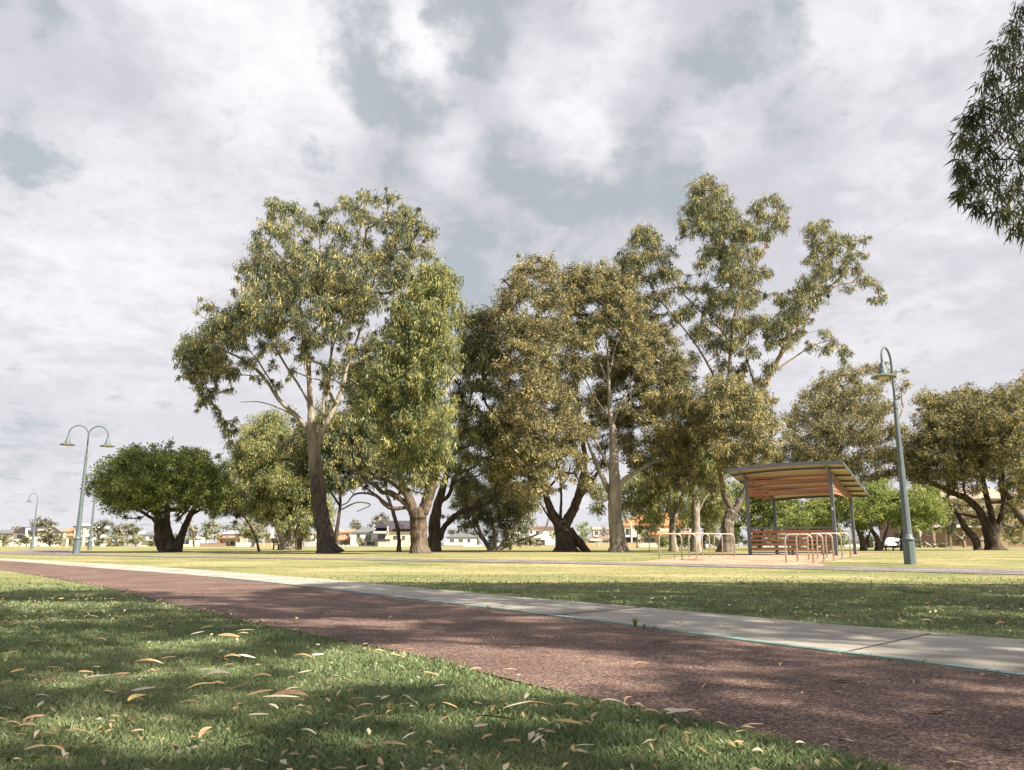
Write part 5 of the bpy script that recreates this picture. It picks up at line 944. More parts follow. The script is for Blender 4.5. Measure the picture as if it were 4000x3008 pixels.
# ------------------------------------------------------------------ shelter
M_steel = nmat('shelter_steel', [(.3, (.10, .115, .14)), (.7, (.14, .155, .18))], 4, 5, .5, spec=.4)
M_slat = nmat('timber_slat', [(.3, (.25, .115, .065)), (.7, (.31, .15, .085))], 3.5, 6, .65, bump=.1, bscale=20, noise2=(1.1, .5, .85, (.26, .15, .10), (1, 1, 1)))
M_roof = mat('roof_sheet', (.42, .38, .22), .45, spec=.4)
M_roofdk = mat('purlin_paint', (.05, .05, .055), .5)
def shelter():
    FR = gX(3268, 31.0); FL = gX(2931, 32.7); RR = gX(3342, 34.8)
    a = (FR - FL); a.z = 0; Wd = a.length; a.normalize(); b_ = Vector((-a.y, a.x, 0)); Dp = (RR - FR).dot(b_)
    rz = math.atan2(a.y, a.x)
    root = empty('park_shelter', (FL.x, FL.y, .205), 'open timber-slatted picnic shelter with curved grey roof beyond the hoops', 'shelter', None, rz)
    # local frame: x along the front, y towards the rear
    OL, OS, OF, OR_ = .50, .62, .92, .42
    def zr(x, y):
        t = (x + OL) / (Wd + OL + OS); return 3.46 - .34 * (t - .64) ** 2 - (y + OF) * .150
    P = .12
    posts = [(0, 0), (Wd, 0), (0, Dp), (Wd, Dp)]
    for i, (x, y) in enumerate(posts):
        o = MB().box((x, y, zr(x, y) / 2 - .08), (P, P, zr(x, y) - .1)).build('post', M_steel, root)
        MB().box((x, y, .02), (.2, .2, .02)).build('foot_plate', M_steel, o)
        if i == 1:
            MB().box((x - .01, y - P / 2 - .003, 1.78), (.055, .004, .11)).box((x + .012, y - P / 2 - .0052, 1.755), (.03, .004, .04)).build('sticker', mat('sticker', (.75, .75, .72), .5), o)
        MB().beam((x, y, zr(x, y) - .28), (x + (-.02 if x == 0 else .02), y - .28 if y == 0 else y + .2, zr(x, y) - .06), .05, .05).build('bracket', M_steel, root)
    # corrugated roof: ridges run front to rear
    n = 260; v = []; f = []
    ys = [-OF, Dp / 2, Dp + OR_]
    for i in range(n + 1):
        x = -OL + (Wd + OL + OS) * i / n; cor = .011 * math.sin(i * math.pi / 2 + .4)
        for y in ys: v.append((x, y, zr(x, y) + cor))
    for i in range(n):
        for j in range(2): k = i * 3 + j; f.append((k, k + 3, k + 4, k + 1))
    rf = raw('roof', v, f, M_roof, root, False, False)
    v2 = [(p[0], p[1], p[2] + .012) for p in v]; raw('roof_top_sheet', v2, f, M_steel, rf, False, False)
    # fascia round the roof
    def run(pts, name, w, h, m=M_steel):
        bb = MB()
        for p, q in zip(pts[:-1], pts[1:]): bb.beam(p, q, w, h)
        bb.build(name, m, rf)
    xs = [-OL + (Wd + OL + OS) * i / 24 for i in range(25)]
    run([(x, -OF - .02, zr(x, -OF) + .02) for x in xs], 'fascia', .04, .13)
    run([(x, Dp + OR_ + .02, zr(x, Dp + OR_) + .01) for x in xs], 'fascia', .04, .10)
    run([(-OL - .02, y, zr(-OL, y) + .02) for y in (-OF, Dp + OR_)], 'fascia', .04, .06)
    run([(Wd + OS + .02, y, zr(Wd + OS, y) + .02) for y in (-OF, Dp + OR_)], 'fascia', .04, .06)
    for k in range(6):
        y = -.12 + (Dp + .6) * k / 5 - (.25 if k == 0 else 0)
        run([(x, y, zr(x, y) - .055) for x in xs], 'purlin', .06, .07, M_roofdk)
    for x in (0, Wd):
        run([(x, -OF + .1, zr(x, -OF) - .12), (x, Dp + OR_ - .1, zr(x, Dp + OR_) - .12)], 'rafter', .06, .08, M_steel)
    # slatted panels
    def slats(name, p0, p1, z0, z1, k, h, top=None):
        pn = MB()
        for i in range(k):
            t = i / max(1, k - 1); z = z0 + (z1 - z0) * t
            pn.beam((p0[0], p0[1], z), (p1[0], p1[1], z), .03, h)
        return pn.build(name, M_slat, root)
    slats('upper_front_panel', (.06, -.03), (Wd - .06, -.03), 2.39, 3.07, 6, .094)
    slats('upper_side_panel', (Wd + .03, .06), (Wd + .03, Dp - .06), 2.42, 2.68, 3, .100)
    slats('upper_side_panel', (Wd + .03, .06), (Wd + .03, Dp * .45), 2.81, 2.94, 2, .100)
    slats('upper_side_panel', (-.03, .06), (-.03, Dp - .06), 2.42, 2.68, 3, .100)
    slats('lower_front_panel', (.06, -.03), (Wd - .06, -.03), .26, .92, 5, .105)
    MB().beam((.06, 0, 1.07), (Wd - .06, 0, 1.07), .06, .065).beam((.06, 0, .12), (Wd - .06, 0, .12), .05, .05).beam((Wd / 2, .02, .0), (Wd / 2, .02, 1.04), .06, .06).build('frame_rail', M_steel, root)
    # inner picnic table
    m_t = mat('table_top', (.62, .60, .56), .5); cz = .205
    c = Vector(root.location) + Matrix.Rotation(rz, 3, 'Z') @ Vector((Wd * .56, Dp * .5, 0))
    t = empty('picnic_table', (c.x, c.y, cz), 'pale-topped picnic table with benches seen through the shelter slats', 'table', None, rz)
    MB().box((0, 0, .74), (1.9, .75, .05)).build('tabletop', m_t, t)
    for s in (-1, 1):
        MB().box((0, s * .72, .44), (1.9, .28, .05)).build('bench', m_t, t)
        MB().beam((s * .65, 0, 0), (s * .65, 0, .72), .09, .09).box((s * .65, 0, .38), (.07, 1.5, .06)).box((s * .65, 0, .03), (.1, 1.1, .05)).build('leg', M_steel, t)
        MB().beam((s * .65, .72, 0), (s * .65, .72, .42), .06, .06).beam((s * .65, -.72, 0), (s * .65, -.72, .42), .06, .06).build('bench_leg', M_steel, t)
shelter()

# ------------------------------------------------------------------ benches, log rail, boulder, cars
def park_bench():
    g = gX(1088, 72); root = empty('park_bench', g, 'small dark park bench seen side-on beside the multi-stemmed gum', 'bench', None, R(90))
    m = mat('dark_bench', (.025, .028, .027), .5)
    sb = MB(); [sb.box((0, -.25 + .11 * i, .45), (1.7, .09, .035)) for i in range(5)]; sb.build('seat', m, root)
    bb = MB(); [bb.box((0, .30 + .05 * i, .58 + .13 * i), (1.7, .035, .10)) for i in range(4)]; bb.build('backrest', m, root)
    for s in (-1, 1):
        MB().box((s * .72, .02, .42), (.07, .62, .06)).beam((s * .72, -.25, 0), (s * .72, -.2, .42), .1, .1).beam((s * .72, .25, 0), (s * .72, .22, .42), .1, .1).beam((s * .72, .26, .42), (s * .72, .46, 1.02), .06, .06).build('leg', m, root)
park_bench()
def rail():
    g = gX(3490, 60); root = empty('log_rail', g, 'low dark timber rail on posts between the bright paperbarks', 'rail')
    m = nmat('dark_timber', [(.3, (.03, .022, .016)), (.7, (.08, .055, .04))], 5, 5, .8)
    MB().tube([(-.9, 0, .32), (.9, 0, .32)], .055, 8).build('log', m, root)
    for x in (-.55, .0, .7): MB().tube([(x, 0, -.05), (x, 0, .28)], .06, 8).build('post', m, root)
rail()
def boulder():
    g = gX(1574, 284); bm = bmesh.new(); bmesh.ops.create_icosphere(bm, subdivisions=3, radius=1)
    for v in bm.verts:
        n_ = math.sin(v.co.x * 4 + 1) * math.cos(v.co.y * 3.3) * .12 + math.sin(v.co.z * 6) * .05; v.co *= 1 + n_; v.co.x *= 1.6; v.co.z *= 1.15
    me = bpy.data.meshes.new('boulder'); bm.to_mesh(me); bm.free(); me.materials.append(nmat('granite', [(.3, (.24, .18, .15)), (.7, (.42, .34, .29))], 3, 6, .9, bump=.4))
    o = bpy.data.objects.new('boulder', me); C.objects.link(o); o.location = g; tag(o, 'brown boulder against the cream garden wall', 'boulder')
boulder()
M_glass = mat('dark_glass', (.035, .045, .055), .12, spec=.8)
M_tyre = mat('tyre', (.02, .02, .02), .8); M_rim = mat('rim', (.5, .5, .5), .35, .7)
def car(u, Y, rz, label, colr):
    g = gX(u, Y); root = empty('parked_car', g, label, 'car', None, rz)
    paint = mat('car_paint', colr, .3, spec=.5)
    prof = [(-2.1, .35), (-2.15, .75), (-2.0, .9), (-1.2, .98), (-.6, 1.42), (.7, 1.46), (1.5, 1.05), (2.0, .95), (2.1, .7), (2.1, .35)]
    v = [(x, s * (.85 if z < 1.1 else .66), z) for s in (-1, 1) for x, z in prof]; n = len(prof)
    f = [tuple(range(n - 1, -1, -1)), tuple(range(n, 2 * n))] + [(i, (i + 1) % n, n + (i + 1) % n, n + i) for i in range(n)]
    raw('body', v, f, paint, root, False, False)
    for s in (-1, 1):
        MB().add([(-1.0, s * .835, 1.02), (-.55, s * .70, 1.36), (.05, s * .69, 1.38), (.05, s * .83, 1.02)], [(0, 1, 2, 3)]).add([(.12, s * .83, 1.02), (.12, s * .69, 1.38), (.65, s * .69, 1.38), (1.25, s * .83, 1.04)], [(0, 1, 2, 3)]).build('side_window', M_glass, root)
        for x in (-1.35, 1.3):
            w = MB().tube([(x, s * .70, .33), (x, s * .90, .33)], .33, 18).build('wheel', M_tyre, root); MB().tube([(x, s * .885, .33), (x, s * .915, .33)], .20, 14).build('rim', M_rim, w)
        MB().box((-2.09, s * .62, .72), (.12, .3, .14)).build('headlight', mat('headlight', (.7, .7, .65), .2), root)
        MB().box((2.08, s * .62, .80), (.08, .25, .14)).build('tail_light', mat('tail_light', (.35, .03, .03), .3), root)
    MB().add([(-1.22, -.74, .99), (-1.22, .74, .99), (-.62, .62, 1.40), (-.62, -.62, 1.40)], [(0, 1, 2, 3)]).build('windscreen', M_glass, root)
car(3478, 118, R(8), 'white car parked beyond the bright green paperbarks at the right', (.75, .75, .76))
car(137, 340, R(0), 'white car parked under the far trees at the left', (.7, .7, .7))
car(1478, 330, R(0), 'dark car half hidden beside the cream garden wall', (.05, .05, .06)) if False else None

# ------------------------------------------------------------------ houses far behind
def wm(name, c): return nmat(name, [(.3, tuple(q * .9 for q in c)), (.7, c)], 1.2, 5, .85)
W_white = wm('white_render', (.72, .71, .69)); W_cream = wm('cream_render', (.70, .62, .47)); W_beige = wm('beige_render', (.55, .49, .40)); W_grey = wm('grey_render', (.42, .43, .43))
W_stone = wm('stone', (.55, .50, .45))
def tiles(name, c): return nmat(name, [(.35, tuple(q * .8 for q in c)), (.65, c)], 2.5, 6, .75, bump=.4, bscale=6, stretch=(1, 1, 3))
T_grey = tiles('grey_tiles', (.17, .17, .185)); T_dark = tiles('dark_tiles', (.075, .065, .08)); T_terra = tiles('terracotta_tiles', (.60, .24, .12)); T_tan = tiles('tan_tiles', (.40, .33, .27)); T_light = tiles('light_metal_roof', (.50, .52, .54)); T_brown = tiles('brown_tiles', (.24, .16, .125))
M_frame = mat('window_frame', (.55, .55, .54), .5); M_dframe = mat('dark_frame', (.05, .05, .055), .5)
M_pane = nmat('window_glass', [(.35, (.03, .04, .045)), (.7, (.13, .16, .17))], .8, 3, .15, spec=.8)
M_teal_g = mat('teal_glass', (.05, .16, .17), .15, spec=.8)
def brick(name, c1, c2, mort):
    m = mat(name, c1, .9); t = m.node_tree; x = t.nodes.new('ShaderNodeTexBrick'); tcn = t.nodes.new('ShaderNodeTexCoord'); mp = t.nodes.new('ShaderNodeMapping'); mp.inputs['Rotation'].default_value = (R(90), 0, 0)
    t.links.new(tcn.outputs['Object'], mp.inputs[0]); t.links.new(mp.outputs[0], x.inputs['Vector']); x.inputs['Color1'].default_value = (*c1, 1); x.inputs['Color2'].default_value = (*c2, 1); x.inputs['Mortar'].default_value = (*mort, 1); x.inputs['Scale'].default_value = 2.2
    t.links.new(x.outputs[0], t.nodes['Principled BSDF'].inputs['Base Color']); return m
W_brick = brick('brown_brick', (.30, .19, .13), (.24, .15, .10), (.36, .30, .25)); W_brickt = brick('tan_brick', (.50, .32, .17), (.43, .27, .14), (.48, .38, .27))
def roof_mesh(kind, x0, x1, y0, y1, z0, z1, oh):
    x0 -= oh; x1 += oh; y0 -= oh; y1 += oh; ym = (y0 + y1) / 2; xm = (x0 + x1) / 2; b = MB(); t = .18
    if kind == 'hip':
        k = min((y1 - y0) / 2, (x1 - x0) / 2 * .98); v = [(x0, y0, z0), (x1, y0, z0), (x1, y1, z0), (x0, y1, z0), (x0 + k, ym, z1), (x1 - k, ym, z1)]
        b.add(v, [(0, 1, 5, 4), (1, 2, 5), (2, 3, 4, 5), (3, 0, 4), (3, 2, 1, 0)])
    elif kind == 'gx':
        v = [(x0, y0, z0), (x1, y0, z0), (x1, y1, z0), (x0, y1, z0), (x0, ym, z1), (x1, ym, z1)]; b.add(v, [(0, 1, 5, 4), (1, 2, 5), (2, 3, 4, 5), (3, 0, 4), (3, 2, 1, 0)])
    elif kind == 'gy':
        v = [(x0, y0, z0), (x1, y0, z0), (x1, y1, z0), (x0, y1, z0), (xm, y0, z1), (xm, y1, z1)]; b.add(v, [(0, 1, 4), (1, 2, 5, 4), (2, 3, 5), (3, 0, 4, 5), (3, 2, 1, 0)])
    else:
        b.box((xm, ym, (z0 + z1) / 2), (x1 - x0, y1 - y0, max(.25, z1 - z0)))
    b.box((xm, (y0 + y1) / 2, z0 - t / 2 - .01), (x1 - x0 - .1, y1 - y0 - .1, t)); return b
def house(name, label, Y, u0, u1, ve, vr, kind, wall, roof, wins=(), depth=9, parts=(), cat='house', oh=.5, frame=M_frame, pane=M_pane, group=None):
    """wins: (a0,a1,b0,b1) fractions of facade; parts: ('box'|'roof', u0,u1,v_top,v_bot,dy,depth,material,name[,kind])"""
    g0, g1 = gX(u0, Y), gX(u1, Y); c = (g0 + g1) / 2; root = empty(name, c, label, cat, group); w = (g1.x - g0.x)
    ze = at((u0 + u1) / 2, ve, Y).z - c.z; zt = at((u0 + u1) / 2, vr, Y + (depth / 2 if kind != 'flat' else 0)).z - c.z
    MB().box((0, depth / 2, ze / 2 - .1), (w, depth, ze + .2)).build('wall', wall, root)
    if roof: roof_mesh(kind, -w / 2, w / 2, 0, depth, ze + .02, max(zt, ze + .3), oh).build('roof', roof, root)
    for wi in wins:
        a0, a1, b0, b1 = wi[:4]; X0, X1, Z0, Z1 = -w / 2 + a0 * w, -w / 2 + a1 * w, b0 * ze, b1 * ze
        fr = MB(); t = .09
        fr.box(((X0 + X1) / 2, -.03, Z0), (X1 - X0 + t, .12, t)).box(((X0 + X1) / 2, -.03, Z1), (X1 - X0 + t, .12, t)).box((X0, -.031, (Z0 + Z1) / 2), (t, .11, Z1 - Z0 - t)).box((X1, -.031, (Z0 + Z1) / 2), (t, .11, Z1 - Z0 - t))
        if X1 - X0 > 1.6: fr.box(((X0 + X1) / 2, -.032, (Z0 + Z1) / 2), (t * .8, .10, Z1 - Z0 - t))
        fo = fr.build('window', frame, root); MB().box(((X0 + X1) / 2, -.008, (Z0 + Z1) / 2), (X1 - X0 - t, .05, Z1 - Z0 - t)).build('pane', pane if len(wi) < 5 else wi[4], fo)
    for p in parts:
        ty, pu0, pu1, vt, vb, dy, dd, m, nm = p[:9]; A, B_ = gX(pu0, Y + dy), gX(pu1, Y + dy); xm = (A.x + B_.x) / 2 - c.x; ww = B_.x - A.x
        zt_ = at((pu0 + pu1) / 2, vt, Y + dy).z - c.z; zb = (at((pu0 + pu1) / 2, vb, Y + dy).z - c.z) if vb is not None else -.1
        if ty == 'box': MB().box((xm, dy + dd / 2, (zt_ + zb) / 2), (ww, dd, zt_ - zb)).build(nm, m, root)
        else: roof_mesh(p[9], xm - ww / 2, xm + ww / 2, dy, dy + dd, zb, zt_, .3).build(nm, m, root)
    return root
house('house', 'white house with steep dark gable and tall slanted windows at the far left', 360, 48, 170, 2078, 2058, 'gx', W_white, T_dark, [(.02, .12, .15, .42), (.2, .26, .2, .42), (.12, .30, .55, .8), (.32, .44, .55, 1.0), (.55, .8, .68, .95)], 12,
      [('box', 92, 101, 2062, None, -2, 2, W_white, 'chimney_wall'), ('roof', 50, 118, 2058, 2080, -1.6, 9, T_dark, 'front_gable', 'gy'), ('box', 35, 68, 2118, None, -7, 5, W_white, 'stair_wall'), ('box', 140, 165, 2066, 2073, -1, 3, W_white, 'dormer')])
house('house', 'grey-roofed house at the left edge beside the white gabled house', 380, -60, 46, 2084, 2070, 'hip', W_beige, T_grey, [(.2, .35, .3, .8), (.6, .8, .5, .8)])
house('house', 'beige house with stepped terracotta roofs left of the white apartments', 372, 225, 284, 2076, 2060, 'hip', W_cream, T_terra, [(.1, .3, .6, .9), (.5, .7, .6, .9), (.45, .6, .1, .45), (.7, .85, .1, .45)], 10,
      [('roof', 250, 282, 2080, 2093, -2.5, 3, T_terra, 'lower_roof', 'hip'), ('box', 255, 263, 2095, None, -2.2, .7, W_cream, 'porch_column')])
house('apartment_building', 'white three-storey flat-roofed apartments behind the twin-armed lamp', 370, 284, 362, 2062, 2056, 'flat', W_white, W_white,
      [(a, a + .2, b_, b_ + .2, M_teal_g) for a in (.06, .38, .72) for b_ in (.06, .36, .68)], 12, [('box', 286, 358, 2092, 2096, -1.5, 1.5, W_white, 'balcony'), ('box', 286, 358, 2114, 2118, -1.5, 1.5, W_white, 'balcony'), ('box', 300, 345, 2046, 2060, 3, 6, W_white, 'penthouse'), ('box', 318, 328, 2064, None, -1.7, .5, W_stone, 'pier'), ('box', 276, 344, 2055, 2058, -1, 6, M_dframe, 'penthouse_awning')], cat='apartments')
house('garden_pavilion', 'low teal-glazed white pavilion left of the big round bushes', 366, 366, 395, 2118, 2114, 'flat', W_white, W_white, [(.1, .9, .1, .85, M_teal_g)], 6, cat='pavilion')
house('house', 'white two-storey house with grey hip roof behind the paperbark trunk', 360, 540, 660, 2090, 2070, 'hip', W_white, T_grey, [(.10, .22, .55, .85), (.33, .53, .55, .88), (.58, .9, .55, .9), (.24, .45, .1, .35, W_white), (.55, .72, .12, .42), (.76, .92, .1, .42)], 12, [('box', 560, 655, 2108, 2111, -1.4, 1.4, W_white, 'balcony'), ('box', 536, 552, 2074, 2090, 4, 3, W_white, 'chimney')])
house('house', 'low white house with wide dark window right of the paperbark trunk', 355, 700, 785, 2102, 2097, 'flat', W_white, W_white, [(.06, .45, .15, .8, M_glass), (.6, .7, .1, .7)], 8)
house('house', 'cream two-storey house with pale hip roof behind the palm', 330, 868, 935, 2085, 2068, 'hip', W_cream, T_light, [(.15, .22, .62, .85), (.25, .32, .62, .85), (.15, .35, .08, .38), (.45, .95, .08, .42, M_glass)], 10, [('roof', 850, 935, 2096, 2103, -3, 3, T_brown, 'porch_roof', 'hip'), ('box', 848, 856, 2104, None, -3, .6, W_brick, 'porch_column'), ('box', 918, 923, 2090, None, -3, .6, W_brick, 'porch_column'), ('box', 846, 868, 2088, None, 1, 6, T_terra, 'brick_wing')])
house('house', 'brown-and-cream house between the small olive tree and the multi-stemmed gum', 320, 1030, 1115, 2088, 2068, 'hip', W_cream, T_grey, [(.1, .22, .5, .85), (.35, .42, .5, .9), (.5, .62, .5, .9), (.3, .5, .1, .4), (.7, .95, .1, .4, M_glass)], 10, [('box', 1055, 1064, 2072, None, -2, .8, W_cream, 'column'), ('roof', 1045, 1115, 2101, 2106, -3, 3, T_brown, 'porch_roof', 'hip')])
house('house', 'large beige house with tan hip roof and solar panels right of the split trunk', 310, 1215, 1345, 2083, 2057, 'hip', W_white, T_tan, [(.62, .72, .55, .85), (.8, .9, .55, .85)], 12, [('box', 1300, 1325, 2072, 2080, -1.0, .4, T_grey, 'solar_panel')])
house('house', 'beige house with orange tiles over a balcony and white posts below', 300, 1328, 1398, 2080, 2066, 'hip', W_beige, T_terra, [(.05, .2, .55, .85), (.28, .5, .55, .88), (.2, .35, .1, .4), (.5, .9, .1, .42, M_glass)], 9, [('roof', 1300, 1365, 2092, 2108, -4, 4, T_terra, 'porch_roof', 'hip'), ('box', 1368, 1396, 2102, 2106, -1.2, 1.2, W_grey, 'balcony'), ('box', 1364, 1368, 2082, None, -1.2, .5, W_grey, 'column'), ('box', 1393, 1397, 2082, None, -1.2, .5, W_grey, 'column')])
house('house', 'white house with charcoal hip roof carrying dark solar panels', 292, 1368, 1475, 2080, 2056, 'hip', W_white, T_grey, [(.22, .35, .5, .88, M_glass), (.55, .75, .45, .88, M_teal_g), (.3, .5, .08, .35, M_glass), (.6, .9, .08, .35, M_glass)], 10)
house('house', 'cream two-storey house with charcoal gables and dormers left of the central trunk', 284, 1470, 1640, 2074, 2034, 'gx', W_cream, T_dark, [(.03, .2, .42, .8, M_glass), (.38, .54, .42, .7), (.58, .66, .4, .7), (.76, .84, .1, .36), (.05, .3, .05, .3, M_glass)], 11,
      [('roof', 1537, 1582, 2042, 2066, -1, 5, T_dark, 'dormer_roof', 'gy'), ('box', 1546, 1574, 2050, 2066, -1.1, 1, M_dframe, 'dormer_window'), ('roof', 1590, 1635, 2042, 2066, -1, 5, T_dark, 'dormer_roof', 'gy'), ('box', 1598, 1632, 2050, 2066, -1.1, 1, M_dframe, 'dormer_window'), ('roof', 1462, 1512, 2032, 2060, -.8, 6, T_dark, 'side_gable', 'gy'), ('box', 1456, 1514, 2076, 2083, -2.5, 2.5, W_cream, 'balcony'), ('box', 1510, 1514, 2056, None, -2.5, .6, W_cream, 'column'), ('box', 1456, 1520, 2106, 2113, -2.5, 2.5, M_dframe, 'lower_balcony')])
house('house', 'white modern house with upper balcony behind the splayed gum', 300, 1985, 2165, 2066, 2056, 'flat', W_white, T_brown, [(.3, .42, .62, .88, M_glass), (.48, .53, .62, .88, M_glass), (.6, .75, .5, .88, M_glass), (.05, .2, .1, .4, M_glass), (.3, .5, .05, .38, M_glass), (.6, .8, .05, .38, M_glass)], 11, [('box', 1985, 2120, 2086, 2100, -1.8, 1.8, W_white, 'balcony'), ('box', 2012, 2016, 2100, None, -1.8, .5, W_white, 'column'), ('box', 2062, 2066, 2070, None, -1.8, .5, W_white, 'column')])
house('house', 'white-gabled house with picket balcony seen between the two central trunks', 310, 1745, 1860, 2098, 2078, 'hip', W_white, T_grey, [(.1, .25, .3, .8), (.4, .55, .3, .8), (.7, .8, .3, .8)], 9)
house('house', 'single-storey house with low brown tiled roof right of the V-forked gum', 255, 2290, 2400, 2108, 2088, 'hip', W_white, T_brown, [(.1, .3, .2, .8), (.6, .8, .2, .8)], 9, [('box', 2305, 2352, 2105, 2112, -2, 2, W_white, 'awning'), ('box', 2323, 2340, 2092, 2096, 1.2, 1, W_white, 'skylight')])
house('house', 'small beige far house showing above the brown tiled roof', 420, 2318, 2385, 2068, 2058, 'flat', W_beige, W_beige, [(.1, .3, .6, .9), (.5, .7, .6, .9)], 8)
house('house', 'big orange-tiled house with pale walls behind the pale gum trunks', 215, 2430, 2720, 2052, 2000, 'hip', W_cream, T_terra, [(.05, .15, .5, .85, M_glass), (.4, .52, .5, .85), (.66, .74, .5, .85), (.8, .92, .5, .85), (.3, .45, .1, .4), (.55, .7, .08, .4)], 13,
      [('roof', 2540, 2720, 2074, 2088, -3, 3, T_terra, 'lower_roof', 'hip'), ('box', 2445, 2500, 2090, 2098, -3, 3, W_white, 'veranda_roof'), ('box', 2448, 2496, 2098, None, -.5, .5, M_dframe, 'veranda_shade_slab'), ('box', 2466, 2472, 2040, None, -3.2, .6, W_stone, 'column')])  # dark slab stands in for the shaded space under the veranda roof
house('house', 'pale house glimpsed behind the bright paperbark inside the shelter view', 190, 2980, 3460, 2112, 2070, 'hip', W_white, T_grey, [(.1, .2, .3, .8), (.4, .5, .3, .8), (.8, .9, .3, .8)], 12)
ap = house('apartment_building', 'brown brick three-storey flats with balconies behind the right-hand trees', 140, 3585, 4150, 1946, 1905, 'hip', W_brick, T_tan, [(.07, .13, .25 / 1, .42), (.07, .13, .55, .7), (.5, .56, .6, .75), (.62, .7, .3, .45), (.5, .56, .05, .2)], 14,
      [('box', 3598, 3604, 2060, None, -.3, .3, W_stone, 'downpipe'), ('box', 3660, 3900, 1988, 1996, -2, 2, W_white, 'balcony'), ('box', 3660, 3900, 2052, 2060, -2, 2, W_white, 'balcony'), ('box', 3768, 3776, 1940, None, -2.2, .6, W_brick, 'pier'), ('box', 3650, 3658, 1950, None, -2.2, .6, W_brick, 'pier')], cat='apartments')
for (vt, vb) in ((1972, 1988), (2036, 2052)):
    b = MB(); c0 = Vector(ap.location)
    A, B_ = gX(3665, 138), gX(3895, 138); zt_ = at(3780, vt, 138).z - c0.z; zb = at(3780, vb, 138).z - c0.z
    b.beam((A.x - c0.x, -2.05, zt_), (B_.x - c0.x, -2.05, zt_), .05, .06)
    k = 60
    for i in range(k): x = A.x - c0.x + (B_.x - A.x) * i / k; b.box((x, -2.05, (zt_ + zb) / 2), (.03, .03, zt_ - zb))
    b.build('balustrade', W_white, ap)

# fences and garden walls
def wall(name, label, Y, u0, u1, vt, m, posts=None, pm=None, cat='wall', gap=None):
    g0, g1 = gX(u0, Y), gX(u1, Y); c = (g0 + g1) / 2; root = empty(name, c, label, cat); h = at((u0 + u1) / 2, vt, Y).z - c.z; w = g1.x - g0.x
    if gap:
        b = MB(); n = max(4, int(w / gap))
        for i in range(n): b.box((-w / 2 + w * (i + .5) / n, 0, h * .5), (gap * .55, .05, h * .9))
        b.box((0, .05, h * .8), (w, .05, .08)); b.box((0, .05, h * .25), (w, .05, .08)); b.build('pickets', m, root)
    else:
        MB().box((0, 0, h / 2 - .05), (w, .22, h + .1)).build('panel', m, root)
        MB().box((0, 0, h + .03), (w + .05, .3, .06)).build('coping', pm or m, root)
    if posts:
        for i in range(posts): MB().box((-w / 2 + w * i / (posts - 1), -.03, h / 2 + .08), (.4, .34, h + .2)).build('post', pm or m, root)
wall('garden_wall', 'grey rendered garden wall left of the leaning split trunk', 290, 1165, 1245, 2122, W_grey, 3, W_white)
wall('garden_wall', 'low beige wall with white square posts right of the split trunk', 280, 1308, 1392, 2130, W_grey, 6, W_white)
wall('garden_wall', 'cream rendered wall in front of the charcoal-gabled house', 268, 1477, 1605, 2117, W_cream)
wall('picket_fence', 'white picket fence seen right of the central trunk pair', 285, 1735, 1850, 2117, W_white, cat='fence', gap=.5)
wall('garden_wall', 'brown stone retaining wall under the white picket fence', 280, 1715, 1812, 2131, W_brick)
wall('garden_wall', 'short white wall left of the splayed gum', 270, 1812, 1880, 2130, W_white, 3, W_white)
wall('garden_wall', 'tan brick wall in front of the white balcony house', 250, 1985, 2165, 2130, W_brickt, 7, W_brickt)
wall('garden_wall', 'tan brick boundary wall between V-forked gum and straight-trunked gum', 215, 2280, 2400, 2121, W_brickt, 3, W_stone)
wall('garden_wall', 'tan boundary wall right of the straight-trunked gum', 210, 2440, 2500, 2121, W_brickt, 2, W_stone)
wall('garden_wall', 'olive-grey boundary wall behind the small sapling', 205, 2500, 2585, 2121, W_beige)
wall('garden_wall', 'pale blue-grey garden wall behind the left hoops', 205, 2588, 2760, 2122, W_grey, 4, W_white)
wall('garden_wall', 'brown brick pillars and rail fence before the palm house', 300, 782, 880, 2122, W_brick, 3, W_brick)
wall('garden_wall', 'white arched-top garden wall right of the palm house', 300, 925, 985, 2120, W_white, 4, W_cream)
wall('garden_wall', 'white low wall fronting the dark-windowed low house', 330, 700, 782, 2127, W_white)
wall('garden_wall', 'brick and cream wall below the brown-and-cream house', 300, 1000, 1125, 2122, W_brickt, 5, W_cream)

# far trees
def far(label, Y, u, vb, blobs, lm=LM_far, name='tree', cat='tree', tr=2.2, leaf=None, **k):
    """blobs in full pixels"""
    bl = [(a / K, b_ / K, r / K) for a, b_, r in blobs]; s = Y / 330
    cx = sum(b_[0] for b_ in bl) / len(bl); top = min(b_[1] for b_ in bl); my = sum(b_[1] for b_ in bl) / len(bl)
    tree(name, label, k.get('group'), Y, [[(u / K, vb / K, tr / K * 1.6), (u / K, (vb * .6 + my * K * .4) / K, tr / K * 1.2), ((u / K + cx) / 2, my, tr / K * .8)]], bl, D=k.get('D', 4), lm=lm, bk=BK_dark if k.get('dk') else BK_gum, leaf=leaf or (.6 * s, .3 * s), droop=.2, K_=2, sub=6, cat=cat, r0=.05, dens=.9, sr=.40)
FG = 'trees in front of the far houses'
far('small olive tree at the far left edge by the stair wall', 330, 12, 2134, [(5, 2100, 18), (28, 2105, 18), (40, 2115, 12), (15, 2118, 14), (30, 2092, 9)], tr=3, group=FG)
far('brownish tree behind the far-left grey roof', 420, 62, 2134, [(50, 2066, 9), (63, 2060, 10), (74, 2064, 8), (60, 2074, 9)], LM_brown, group=FG)
far('wide umbrella-shaped tree behind the white gabled house', 420, 170, 2134, [(130, 2045, 13), (148, 2034, 12), (168, 2030, 12), (188, 2034, 12), (205, 2042, 11), (215, 2048, 8), (150, 2050, 14), (175, 2048, 14), (195, 2058, 12), (130, 2058, 10), (210, 2066, 10)], LM_fardark, group=FG, D=8)
